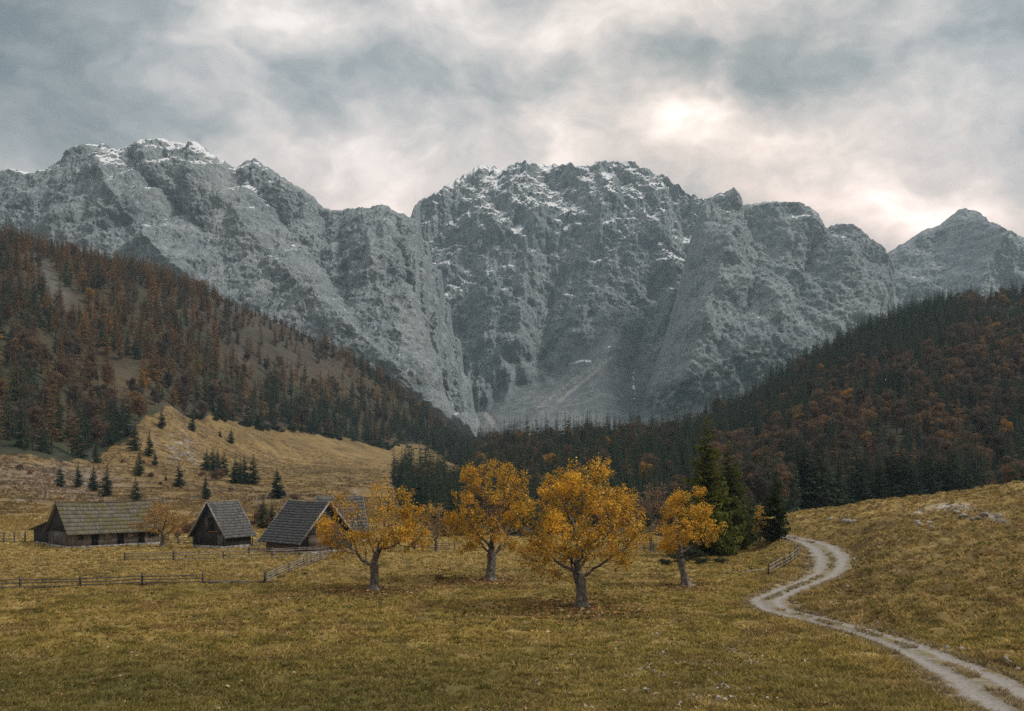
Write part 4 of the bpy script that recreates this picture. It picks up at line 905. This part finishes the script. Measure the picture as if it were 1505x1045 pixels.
def shingle(name, c0, c1, moss=None):
    m, t, p = mat(name, .85, .2); oc = objc(t); g = t.node('ShaderNodeNewGeometry')
    n = t.noise(oc, 1.2, 5, .65); gr = t.noise(t.vec('MULTIPLY', oc, (9, 2, 2)), 3, 4, .6)
    f = t.math('ADD', t.math('MULTIPLY', g.outputs['Random Per Island'], .4), t.math('MULTIPLY', gr, .7))
    c = t.mix(t.mrange(f, .25, .85), c4(c0), c4(c1)); c = t.mix(t.mrange(n, .55, .7, 0, .5), c, c4((.055,.052,.046)))
    if moss:
        z = t.sepxyz(oc)[2]; mm = t.math('MULTIPLY', t.mrange(t.noise(oc, .55, 5, .65), .42, .60), .6)
        c = t.mix(mm, c, c4(moss))
    t.put(p.inputs['Base Color'], c); t.put(p.inputs['Normal'], t.bump(gr, .5, .02)); return m
M_DARK = wood('dark_boards', (.018,.018,.019), (.05,.048,.046)); M_GREY = wood('grey_boards', (.055,.053,.05), (.15,.14,.13), light=(.17,.16,.15))
M_LOG = wood('brown_logs', (.05,.038,.03), (.13,.10,.08), 'x', .28); M_PLASTER = wood('brown_grey_boards', (.10,.082,.073), (.19,.158,.142), light=(.20,.17,.152))
M_DOOR = wood('black_door_boards', (.010,.011,.012), (.026,.026,.027), 'z', .2); M_RAIL = wood('weathered_rail', (.11,.094,.08), (.26,.225,.195), 'z', .5); M_RAILD = wood('dark_rail', (.045,.04,.036), (.12,.105,.092), 'z', .5)
M_VERGE = wood('pale_verge_board', (.20,.19,.175), (.34,.32,.30), 'z', .5)
M_SH1 = shingle('mossy_shingles', (.062,.056,.043), (.14,.128,.10), (.095,.085,.022)); M_SH2 = shingle('grey_shingles', (.05,.051,.05), (.118,.117,.112)); M_SH3 = shingle('slate_grey_shingles', (.042,.048,.05), (.092,.10,.102))
m_stone, t, p = mat('rubble_stone', .95, .1)
vo = t.node('ShaderNodeTexVoronoi'); t.put(vo.inputs['Vector'], objc(t)); vo.inputs['Scale'].default_value = 2.6
t.put(p.inputs['Base Color'], t.mix(t.mrange(t.sepxyz(vo.outputs['Color'])[0], 0, 1), c4((.10,.098,.092)), c4((.30,.29,.27)))); t.put(p.inputs['Normal'], t.bump(vo.outputs['Distance'], .7, .08)); M_STONE = m_stone
m_pane, t, p = mat('pink_pane', .4, .4)  # pane in mottled pale pink and brown
t.put(p.inputs['Base Color'], t.mix(t.mrange(t.noise(objc(t), 3.5, 4, .6), .4, .6), c4((.16,.10,.08)), c4((.52,.38,.32)))); M_PANE = m_pane
m_glass, t, p = mat('dark_pane', .15, .5); p.inputs['Base Color'].default_value = (.012,.013,.015,1); M_GLASS = m_glass
m_or, t, p = mat('orange_board', .9, .1); t.put(p.inputs['Base Color'], t.mix(t.noise(objc(t), 4, 3, .5), c4((.16,.06,.02)), c4((.34,.15,.05)))); M_ORB = m_or
class MB_:
    def __init__(s): s.v, s.f, s.n = [], [], 0
    def box(s, lo, hi, M=None, jit=0):
        v = np.array([(x, y, z) for x in (lo[0], hi[0]) for y in (lo[1], hi[1]) for z in (lo[2], hi[2])], float)
        if M is not None: v = M(v)
        s.v.append(v); s.f.append(np.array([[0,1,3,2],[4,6,7,5],[0,4,5,1],[2,3,7,6],[0,2,6,4],[1,5,7,3]])+s.n); s.n += 8; return s
    def tube(s, a, b, r0, r1, n=6):
        v, f = tubes(np.array([a]), np.array([b]), np.array([r0]), np.array([r1]), n); s.v.append(v); s.f.append(f+s.n); s.n += len(v)
        s.f.append(np.array([list(range(n))[k:k+1]*0+[0, k, k+1, k+1] for k in range(1, n-1)])[:, [0, 1, 2, 2]][:, :3] @ np.eye(3, dtype=int)+s.n-len(v)) if False else None; return s
    def poly(s, pts, thick):
        """prism from a polygon in the x-z plane (list of (x,z)) ... along y"""
        return s
    def build(s, name, m, parent=None, smooth=False):
        return obj(name, np_mesh(name, np.concatenate(s.v), [np.concatenate(s.f)], smooth, [m]), parent)
def gable_shell(L, W_, He, Hr, zl=-.4):
    """solid body: long walls at y=0 and y=W, gables at x=0 and x=L"""
    v = []
    for x in (0, L): v += [(x, 0, zl), (x, W_, zl), (x, W_, He), (x, W_/2, Hr), (x, 0, He)]
    q = [[0,5,9,4],[1,2,7,6],[4,9,8,3],[2,3,8,7],[0,1,6,5]]
    return np.array(v, float), q
def barn(name, corner, ang, L, W_, He, Hr, ox, oy, m_long, m_gab, m_roof, label, courses=11, low=None, verge=True, upper=None):
    r = np.random.default_rng(int(L*100)); o = empty(name, corner, ang); tag(o, label, 'barn' if 'barn' in name else 'hut')
    v, q = gable_shell(L, W_, He, Hr); nrm = [np.array(q), np.array([[0,4,3],[0,3,2],[0,2,1],[5,6,7],[5,7,8],[5,8,9]])]
    wl_ = np_mesh('wall', v, nrm, False, [m_long, m_gab], [0]*5+[1]*6); wall = obj('wall', wl_, o)
    sl = math.hypot(W_/2, Hr-He); cs, sn = (W_/2)/sl, (Hr-He)/sl; tot = sl+oy/cs; mb = MB_(); sag = lambda x: (.012*L+.03)*np.sin(PI*np.clip(x/L, 0, 1))+.02*np.sin(x*2.1)
    for side in (0, 1):
        def tr(p, side=side):                       # (x, distance up the slope from the eave, lift) -> local
            d, h = p[:, 1]-oy/cs, p[:, 2]; y = d*cs-h*sn; z = He+d*sn+h*cs-sag(p[:, 0])*np.clip(d/sl, 0, 1)
            return np.stack([p[:, 0], y if side == 0 else W_-y, z], 1)
        for q in range(10): mb.box((-ox+(L+2*ox)*q/10, 0, .02), (-ox+(L+2*ox)*(q+1)/10, tot, .10), tr)
        cw = tot/courses
        for c in range(courses):
            x = -ox-r.uniform(0, .2)
            while x < L+ox:
                w_ = r.uniform(.11, .27); x1 = min(x+w_, L+ox+.02); j = r.uniform(-.05, .05); lf = r.uniform(0, .02)
                if x1-max(x, -ox-.02) > .03:
                    bx_ = np.array([(xx, yy_, zz_) for xx in (max(x, -ox-.02), x1-.015) for yy_ in (c*cw-.05+j, (c+1)*cw+.06) for zz_ in (0, 1)], float)
                    lift = np.where(bx_[:, 1] < c*cw+.5*cw, .165+lf, .105); bx_[:, 2] = np.where(bx_[:, 2] > 0, lift+.03, lift-.015)
                    bx_[:, 1] = np.minimum(bx_[:, 1], tot+.02)
                    mb.v.append(tr(bx_)); mb.f.append(np.array([[0,1,3,2],[4,6,7,5],[0,4,5,1],[2,3,7,6],[0,2,6,4],[1,5,7,3]])+mb.n); mb.n += 8
                x += w_
    roof = mb.build('roof', m_roof, o)
    rc = MB_()
    for q in range(10):
        def tr3(p): p = p.copy(); p[:, 2] -= sag(p[:, 0]); return p
        rc.box((-ox-.03+(L+2*ox+.06)*q/10, W_/2-.16, Hr+.17), (-ox-.03+(L+2*ox+.06)*(q+1)/10-.004, W_/2+.16, Hr+.235), tr3)
    rc.build('ridge_board', M_VERGE if verge else m_roof, roof)
    if verge:
        for xx in (-ox-.07, L+ox+.02):
            for side in (0, 1):
                vb = MB_()
                def tr2(p, side=side):
                    d, h = p[:, 1]-oy/cs, p[:, 2]; y = d*cs-h*sn; return np.stack([p[:, 0], y if side == 0 else W_-y, He+d*sn+h*cs], 1)
                vb.box((xx, -.06, -.02), (xx+.05, tot+.0, .225), tr2); vb.build('verge_board', M_VERGE, roof)
    fd = MB_(); fd.box((-.06, -.06, -.6), (L+.06, W_+.06, low or .35)); fd.build('foundation', M_STONE, o)
    return o, wall, roof
def opening(parent, name, x0, x1, z0, z1, m_panel, frame_m=None, y=0, gable=False, fr_w=.09, mull=False):
    """door or window on the long front (y=0) or on the gable (x=0)"""
    def tr(p): return np.stack([p[:, 1], p[:, 0], p[:, 2]], 1) if gable else p
    sub = 'door_panel' if 'door' in name else 'pane'
    fm = MB_(); pr = -.07
    if frame_m is None: frame_m = M_GREY
    fm.box((x0-fr_w, pr, z0), (x0, .02, z1), tr); fm.box((x1, pr, z0), (x1+fr_w, .02, z1), tr); fm.box((x0-fr_w, pr-.003, z1), (x1+fr_w, .02, z1+fr_w), tr)
    if 'door' not in name: fm.box((x0-fr_w-.03, pr-.04, z0-fr_w), (x1+fr_w+.03, .02, z0), tr)
    if mull: fm.box(((x0+x1)/2-.025, -.05, z0), ((x0+x1)/2+.025, -.02, z1), tr); fm.box((x0, -.047, (z0+z1)/2-.02), (x1, -.022, (z0+z1)/2+.02), tr)
    f = fm.build(name, frame_m, parent); pn = MB_(); pn.box((x0, -.02, z0), (x1, .02, z1), tr); pn.build(sub, m_panel, f); return f
# long barn
c = at(101, 806.5)
B1, wl1, rf1 = barn('long_barn', c, math.radians(44), 14.2, 8.6, 2.55, 6.75, .45, .55, M_PLASTER, M_GREY, M_SH1, 'long low barn with a mossy shingle roof, three doors and a lean-to', courses=8, low=.32, verge=False)
L1 = 14.2
for f_, w_, kind_ in ((.125,.75,'w'),(.275,1.05,'d'),(.42,.95,'p'),(.555,1.0,'d'),(.665,.95,'p'),(.79,1.0,'d'),(.905,.7,'w')):
    xc = f_*L1
    if kind_ == 'd': opening(B1, 'door', xc-w_/2, xc+w_/2, .30, 2.28, M_DOOR, M_GREY if f_ < .3 else M_PLASTER)
    else: opening(B1, 'window', xc-w_/2, xc+w_/2, 1.25, 2.12, M_PANE if kind_ == 'p' else M_GLASS, M_GREY, mull=True)
g_ = MB_()                                                           # dark boarded gable above the plank wall
gy0, gy1 = .15, 8.45
v = np.array([(-.05, -.02, 2.45), (-.05, 8.62, 2.45), (-.05, 4.3, 6.72), (0.0, -.02, 2.45), (0.0, 8.62, 2.45), (0.0, 4.3, 6.72)]); 
obj('gable_boards', np_mesh('gable_boards', v, [np.array([[0,2,1],[3,4,5]]), np.array([[0,1,4,3],[1,2,5,4],[2,0,3,5]])], False, [M_DARK]), B1)
lt = MB_()                                                           # lean-to along the back
lt.v.append(np.array([(.5,8.66,-.4),(.5,16.6,-.4),(.5,16.6,2.1),(.5,8.66,3.6),(12.,8.66,-.4),(12.,16.6,-.4),(12.,16.6,2.1),(12.,8.66,3.6)])); lt.f.append(np.array([[0,3,2,1],[4,5,6,7],[1,2,6,5],[2,3,7,6],[0,4,7,3],[0,1,5,4]])); lt.n = 8
LTo = lt.build('lean_to', M_DARK, B1)
lr = MB_(); v = np.array([(.0,8.2,3.85),(.0,18.0,2.02),(12.5,18.0,2.02),(12.5,8.2,3.85)]); v = np.concatenate([v, v+np.array([0,0,.13])]); lr.v.append(v); lr.f.append(np.array([[0,1,2,3],[4,7,6,5],[0,4,5,1],[1,5,6,2],[2,6,7,3],[3,7,4,0]])); lr.n = 8
lr.build('lean_to_roof', M_SH1, LTo)
lf = MB_(); lf.box((.42, 8.75, -.5), (12.1, 16.7, .3)); lf.build('foundation', M_STONE, LTo)
# small hut
c = at(331, 807)
B2, wl2, rf2 = barn('wooden_hut', c, math.radians(61), 5.4, 6.6, 2.25, 6.95, .5, .45, M_DARK, M_DARK, M_SH2, 'small black timber hut with a steep grey shingle roof and an open gable hatch', courses=13, low=.45)
opening(B2, 'hatch_door', 2.3, 3.5, 2.55, 4.6, M_DOOR, M_DARK, gable=True)
s2 = MB_(); s2.box((-.09, 1.5, 2.5), (-.02, 3.4, 2.62)); s2.build('sill_board', M_ORB, B2)
hb = MB_(); hb.box((-.075, 3.75, 2.7), (-.02, 4.0, 4.7)); hb.box((-.08, 3.45, 2.9), (-.02, 3.6, 4.2)); hb.build('hatch_board', M_GREY, B2)
opening(B2, 'door', .35, 1.6, .46, 2.2, M_GREY, M_DARK, gable=True)
opening(B2, 'window', 2.6, 3.1, 1.55, 2.0, M_VERGE, M_DARK); opening(B2, 'window', 4.5, 4.95, 1.6, 2.05, M_VERGE, M_DARK)
cp = MB_(); cp.box((-.07, -.07, .45), (.14, .14, 2.2)); cp.build('corner_post', M_GREY, B2)
# dark hut: its long front turned to the west, gable towards the maple
c = at(391, 809); a3 = math.radians(-12.5-30)
B3, wl3, rf3 = barn('dark_hut', c, a3, 9.0, 8.8, 2.25, 7.15, .55, .85, M_LOG, M_DARK, M_SH3, 'large dark hut with slate-grey shingle roof and tall black gable behind the slanting fence', courses=16, low=.3)
pb = MB_(); pb.box((9.02, 1.0, .3), (9.08, 4.6, 2.3)); pb.build('plank_gate', M_LOG, B3)
bp = MB_(); bp.box((9.02, -.02, 2.32), (9.10, 8.82, 2.5)); bp.build('tie_beam', M_GREY, B3)
# rear hut behind the maple
Y4 = 163; c = ((474-CX)/F*Y4, Y4, G((474-CX)/F*Y4, Y4))
B4, wl4, rf4 = barn('rear_hut', c, math.radians(24), 7.2, 6.6, 2.3, 7.45, .4, .5, M_DARK, M_DARK, M_SH2, 'hut half hidden behind the thin-topped maple, its grey shingle roof behind the black gable', courses=11)

# ------------------------------------------------------------------ fences
def fence(name, posts, label, rails=(.95, .62, .28), h=1.15, pr=.095, rr=.062, group=None, seed=0, thick=(), rail_m=None, post_m=None, skip=()):
    r = np.random.default_rng(seed+300); P = []
    for q in posts: P.append(at(*q) if len(q) == 2 else q)
    o = empty(name, P[0]); tag(o, label, 'fence', group); bx = np.array(P[0]); P = [np.array(q)-bx for q in P]
    for k, q in enumerate(P):
        w_ = pr*(1.9 if k in thick else 1); hh_ = h*r.uniform(.95, 1.1)*(1.05 if k in thick else 1); lx, ly = r.normal(0, .03, 2)
        mb = MB_(); v = np.array([(x*w_*(1 if z < 1 else .85), y*w_*(1 if z < 1 else .85), -.3 if z < 1 else hh_) for x in (-1, 1) for y in (-1, 1) for z in (0, 1)]); v[:, 0] += lx*(v[:, 2]); v[:, 1] += ly*v[:, 2]
        mb.v.append(v+q); mb.f.append(np.array([[0,1,3,2],[4,6,7,5],[0,4,5,1],[2,3,7,6],[0,2,6,4],[1,5,7,3]])); mb.n = 8; mb.build('post', post_m or M_RAILD, o)
    for k in range(len(P)-1):
        if k in skip: continue
        d = P[k+1]-P[k]; L_ = np.linalg.norm(d[:2]); nrm = np.array([d[1], -d[0], 0])/L_
        for z in rails:
            j = r.normal(0, .035, 2); a_ = P[k]-d/L_*.12+np.array([0, 0, z+j[0]])+nrm*(pr+.03); b_ = P[k+1]+d/L_*.12+np.array([0, 0, z+j[1]])+nrm*(pr+.03)
            m_ = (a_+b_)/2+np.array([0, 0, -.03+r.normal(0, .02)]); mb = MB_(); mb.tube(a_, m_, rr*1.1, rr, 6); mb.tube(m_, b_, rr, rr*.85, 6); mb.build('rail', rail_m or M_RAIL, o, True)
    return o
fence('rail_fence', [(-58,868),(30,866),(118,863.5),(209,860),(298,858)], 'grey three-rail fence crossing the open meadow below the long barn', seed=1, h=1.2, rail_m=M_RAILD)
fence('rail_fence', [(390,857.5),(405,850),(424.5,841),(437,836),(446,832),(457,828.5),(470,824),(483,820)], 'slanting rail fence climbing from the low rails towards the dark hut', rails=(1.05,.78,.5,.24), seed=2, thick=(0,), pr=.07)
fence('rail_fence', [(183.5,824.5),(255,823),(328.5,822),(400,820.5),(440,818.5),(478,816)], 'three-rail fence in front of the small black hut', seed=3, rails=(1.0,.66,.2), rail_m=M_RAIL)
fence('rail_fence', [(366,815),(402,815.5),(440,815),(482,814)], 'low rail fence close in front of the dark hut wall', seed=4, rails=(.95,.7), h=1.0)
fence('rail_fence', [(-30,797),(6,797),(21,797),(37,797)], 'rail fence running up to the lean-to of the long barn', seed=5, rails=(1.5,1.1,.7,.25), h=1.6, pr=.1)
fence('rail_fence', [(211,799),(240,799.5),(262,800),(284,800)], 'rail fence under the orange-brown tree between long barn and small hut', seed=6, rails=(1.0,.7,.35), h=1.25)
fence('rail_fence', [(371,803),(382,803),(392,803)], 'short rail fence in the gap between the two huts', seed=7, rails=(1.1,.8,.45,.2), h=1.3)
fence('rail_fence', [(935,808),(947,808.5),(960,809),(976,809)], 'rail fence at the far meadow edge behind the broadest maple', seed=8, rails=(1.0,.7,.4), h=1.2)
fence('rail_fence', [(1129,845),(1141,837),(1153,831),(1161,826),(1168,821),(1173,816)], 'leaning weathered fence at the inside of the gravel road bend', seed=9, rails=(1.0,.62,.25), h=1.35, pr=.08, rr=.06)
fence('rail_fence', [(610,807),(640,807.5),(668,808)], 'rail fence at the far meadow edge behind the thin brownish tree', seed=10, rails=(1.0,.65,.3), h=1.15)
def log(name, pa, pb, r_, label, cat, m):
    a_, b_ = np.array(at(*pa)), np.array(at(*pb)); mb = MB_(); mid = (b_-a_)*.5+np.array([0, 0, .04]); mb.tube((0, 0, r_), mid+np.array([0, 0, r_]), r_, r_*.95, 7); mb.tube(mid+np.array([0, 0, r_]), b_-a_+np.array([0, 0, r_*.8]), r_*.95, r_*.7, 7)
    o = mb.build(name, m, None, True); o.location = a_; tag(o, label, cat)
log('fallen_rail', (299,856.5), (389,856), .10, 'long fallen rail lying on the grass between the two meadow fences', 'rail', M_RAILD)
log('fallen_rail', (306,858), (365,858.5), .13, 'thick dark fallen log in front of the long fallen rail', 'log', M_RAILD)
log('fallen_rail', (1090,842), (1127,838), .09, 'dead pale branch lying left of the leaning road fence', 'branch', M_RAIL)
log('plank', (127,807.5), (137,810), .10, 'pale plank leaning on the ground before the first barn door', 'plank', M_VERGE)

# ------------------------------------------------------------------ turf: tufts, dead leaves, stones
gr_ = np.random.default_rng(99)
def gcol_at(x, y):
    u = CX+F*x/y; i = np.clip(np.searchsorted(Yr, y), 0, len(Yr)-1); j = np.clip(np.searchsorted(Uc, u), 0, len(Uc)-1); return col[i, j]
n = 205000
Yg = 46*(186/46)**gr_.random(n); ug = gr_.uniform(-240, 1760, n); xg = (ug-CX)/F*Yg
Dg, Hg, _ = road_near(xg, Yg)
clump = fbm(xg/2.0, Yg/2.4, 3, 501); tus_ = sstep(1080, 1260, CX+F*xg/Yg)
mid_ = (Dg < .40)&(fbm(xg/2.6, Yg/2.6, 2, 540) > -.02)&(gr_.random(n) < .8)
ok = mid_|(Dg > Hg-.25+.5*gr_.random(n))&(clump > -.22+gr_.normal(0, .12, n)-.0*tus_); xg, Yg, clump, tus_, mid_ = xg[ok], Yg[ok], clump[ok], tus_[ok], mid_[ok]; n = len(xg)
zg = ground(xg, Yg)+.19*mid_; cg = gcol_at(xg, Yg)*gr_.uniform(.85, 1.45, (n, 1))*1.12
yel = gr_.random((n, 1)) < .10; cg = np.where(yel, cg*.5+np.array([.30,.22,.09])*.5, cg); grn = gr_.random((n, 1)) < .14; cg = np.where(grn, np.array([.10,.10,.022]), cg)
nb = 6; th = gr_.uniform(0, 2*PI, (n, nb)); hgt = (.10+.13*gr_.random((n, 1))+.10*np.clip(clump, 0, 1)[:, None]+.06*tus_[:, None])*gr_.uniform(.6, 1.2, (n, nb)); sp_ = hgt*gr_.uniform(.7, 2.0, (n, nb)); wd = .028+.0004*Yg[:, None]
bx_ = xg[:, None]+gr_.normal(0, .10, (n, nb)); by_ = Yg[:, None]+gr_.normal(0, .10, (n, nb)); ct, st_ = np.cos(th), np.sin(th)
V = np.stack([np.stack([bx_-wd, by_, np.repeat(zg[:, None]-.03, nb, 1)], -1), np.stack([bx_+wd, by_, np.repeat(zg[:, None]-.03, nb, 1)], -1), np.stack([bx_+ct*sp_, by_+st_*sp_, zg[:, None]+hgt], -1)], 2).reshape(-1, 3)
tag(obj('grass', np_mesh('grass', V, [np.arange(len(V)).reshape(-1, 3)], False, [M_GRASS], attrs={'lc': np.repeat(cg, nb*3, 0)})), 'short yellowed autumn grass covering the meadow', 'grass', kind='stuff')
n = 110000                                                               # longer tufts of the hill pasture
Yh = 186*(640/186)**gr_.random(n); uh = gr_.uniform(-200, 690, n); xh = (uh-CX)/F*Yh
ok = (forest_mask(xh, Yh) < .5)&(fbm(xh/9, Yh/12, 3, 560) > -.15+gr_.normal(0, .12, n)); xh, Yh = xh[ok], Yh[ok]; n = len(xh); zh = ground(xh, Yh)
ch = gcol_at(xh, Yh)*gr_.uniform(.6, 1.5, (n, 1)); nb = 4; th = gr_.uniform(0, 2*PI, (n, nb)); hg_ = gr_.uniform(.2, .5, (n, nb)); ex_ = hg_*gr_.uniform(.6, 1.6, (n, nb))
bx_ = xh[:, None]+gr_.normal(0, .25, (n, nb)); by_ = Yh[:, None]+gr_.normal(0, .25, (n, nb)); z0_ = np.repeat(zh[:, None]-.05, nb, 1)
V = np.stack([np.stack([bx_-.13, by_, z0_], -1), np.stack([bx_+.13, by_, z0_], -1), np.stack([bx_+np.cos(th)*ex_, by_+np.sin(th)*ex_, z0_+hg_], -1)], 2).reshape(-1, 3)
tag(obj('pasture_grass', np_mesh('pasture_grass', V, [np.arange(len(V)).reshape(-1, 3)], False, [M_GRASS], attrs={'lc': np.repeat(ch, nb*3, 0)})), 'tawny rough grass on the hill pasture above the barns', 'grass', kind='stuff')
# dead leaves
pts, cls, szs = [], [], []
for k, (r_, nn_) in (('front', (6.6, 2000)), ('left', (5.6, 900)), ('second', (5.0, 800)), ('right', (4, 350))):
    bx, by, _ = MB[k]; q = gr_.normal(0, r_*.62, (nn_, 2)); pts.append(q+np.array([bx-.8, by-.5])); cls.append(np.array([(.20,.10,.045),(.30,.15,.05),(.13,.075,.045),(.34,.25,.16)])[gr_.integers(0, 4, nn_)]); szs.append(np.full(nn_, .17))
nn_ = 3600; u_, v_ = gr_.normal(1000, 95, nn_), gr_.uniform(905, 1050, nn_); Yl = CAMZ*F/(v_-HY); xl_ = (u_-CX)/F*Yl; k = fbm(xl_/1.8, Yl/2.6, 3, 520) > .16
pts.append(np.stack([xl_, Yl], 1)[k]); cls.append(np.array([(.29,.25,.215),(.22,.18,.15),(.34,.30,.275)])[gr_.integers(0, 3, int(k.sum()))]); szs.append(np.full(int(k.sum()), .13))
nn_ = 2500; Yl = gr_.uniform(48, 130, nn_); xl_ = (gr_.uniform(-20, 1500, nn_)-CX)/F*Yl; pts.append(np.stack([xl_, Yl], 1)); cls.append(np.array([(.26,.14,.06),(.36,.27,.17),(.15,.09,.05)])[gr_.integers(0, 3, nn_)]); szs.append(np.full(nn_, .14))
pts, cls, szs = np.concatenate(pts), np.concatenate(cls), np.concatenate(szs); n = len(pts); z = ground(pts[:, 0], pts[:, 1])+.03+.05*gr_.random(n)
P = np.concatenate([pts, z[:, None]], 1); ax = gr_.normal(0, 1, (n, 3))*np.array([1, 1, .35]); ax /= np.linalg.norm(ax, axis=1, keepdims=True); sd = np.cross(ax, np.array([0, 0, 1.])+gr_.normal(0, .35, (n, 3))); sd /= np.linalg.norm(sd, axis=1, keepdims=True); s = (szs*gr_.uniform(.5, 1.4, n))[:, None]; up_ = np.array([0, 0, .35])*s
V = np.stack([P-ax*s, P+sd*s*.6+up_, P+ax*s, P-sd*s*.6+up_], 1).reshape(-1, 3)
tag(obj('fallen_leaves', np_mesh('fallen_leaves', V, [np.arange(4*n).reshape(-1, 4)], False, [M_LITTER], attrs={'lc': np.repeat(cls, 4, 0)})), 'curled dead leaves scattered over the turf below the maples', 'leaves', kind='stuff')
# stones
def stone_me(seed):
    r = np.random.default_rng(seed); nt, npz = 14, 9; th = np.linspace(0, 2*PI, nt, endpoint=False); ph = np.linspace(.05, PI-.05, npz)
    T_, P_ = np.meshgrid(th, ph); d = 1+.35*(worley(np.cos(T_)*1.3+seed, P_*1.2+np.sin(T_)*1.3, seed)-.4)+.15*fbm(np.cos(T_)*2+seed, P_*2+np.sin(T_)*2, 2, seed)
    v = np.stack([np.sin(P_)*np.cos(T_)*d, np.sin(P_)*np.sin(T_)*d*.8, np.cos(P_)*d*.6], -1).reshape(-1, 3); i_ = np.arange(npz-1)[:, None]*nt; j_ = np.arange(nt)[None]; j2 = (j_+1) % nt
    cap = np.array([[j, (j+1) % nt, 0] for j in range(1, nt-1)]); cap2 = np.array([[(npz-1)*nt, (npz-1)*nt+j+1, (npz-1)*nt+j] for j in range(1, nt-1)])
    return np_mesh('rock', v, [np.stack([i_+j_, i_+nt+j_, i_+nt+j2, i_+j2], -1).reshape(-1, 4), cap, cap2], False, [M_RK])
m_rk, t, p = mat('field_stone', .95, .1); rn = t.noise(objc(t), 2.5, 5, .65); t.put(p.inputs['Base Color'], t.mix(t.mrange(rn, .35, .65), c4((.14,.13,.12)), c4((.27,.255,.24)))); t.put(p.inputs['Normal'], t.bump(rn, .6, .1)); M_RK = m_rk
RKM = [stone_me(i) for i in range(3)]
RKS = [(1170,887,.28),(1174,893,.2),(1290,916,.22),(1338,935,.2),(1392,953,.3),(1412,956,.34),(1418,961,.2),(1478,970,.3),(1484,975,.25),(1496,985,.3),(1305,917,.16),(1195,905,.2),(1240,850,.3),(1245,862,.25)]
for k, (px, py, s_) in enumerate(RKS):
    o = obj('rock', RKM[k % 3], None, at(px, py)); o.scale = (s_, s_*.9, s_); o.rotation_euler = (.2*k, 0, k*1.1); tag(o, 'small pale stone lying in the turf along the edge of the gravel road', 'rock', 'stones along the gravel road')
for k in range(26):
    px, py = [(1365,768),(1400,752),(1463,762),(1240,765),(268,662),(120,715),(330,725)][k % 7]; px += fr.normal(0, 16); py += fr.normal(0, 4); q = at(px, py); s_ = fr.uniform(.2, .5)*(1+q[1]/400)
    o = obj('rock', RKM[k % 3], None, q); o.scale = (s_, s_, s_*.8); o.rotation_euler = (.3*k, 0, k*1.3)
    if q[1] > 190: tag(o, 'pale stone scattered on the tan pasture slope above the barns', 'rock', 'stones on the pasture slope')
    else: tag(o, 'pale stone on the grassy bank above the road bend', 'rock', 'stones on the bank above the road')
#OBJ_END
# ------------------------------------------------------------------ haze: the air of the valley
def box_mesh(name, lo, hi, mats=()):
    v = [(x, y, z) for x in (lo[0], hi[0]) for y in (lo[1], hi[1]) for z in (lo[2], hi[2])]
    f = [[0,1,3,2],[4,6,7,5],[0,4,5,1],[2,3,7,6],[0,2,6,4],[1,5,7,3]]
    return np_mesh(name, v, [np.array(f)], False, mats)
m_haze = bpy.data.materials.new('haze'); m_haze.use_nodes = True; t = NT(m_haze.node_tree); t.n.clear()
pv = t.node('ShaderNodeVolumePrincipled'); pv.inputs['Color'].default_value = (.62,.86,1.0,1)
pv.inputs['Density'].default_value = HAZE; pv.inputs['Anisotropy'].default_value = .2
t.l.new(pv.outputs[0], t.node('ShaderNodeOutputMaterial').inputs['Volume'])
tag(obj('haze', box_mesh('haze', (-6500, -30, -30), (6700, 4300, 1250), [m_haze])), kind='stuff')
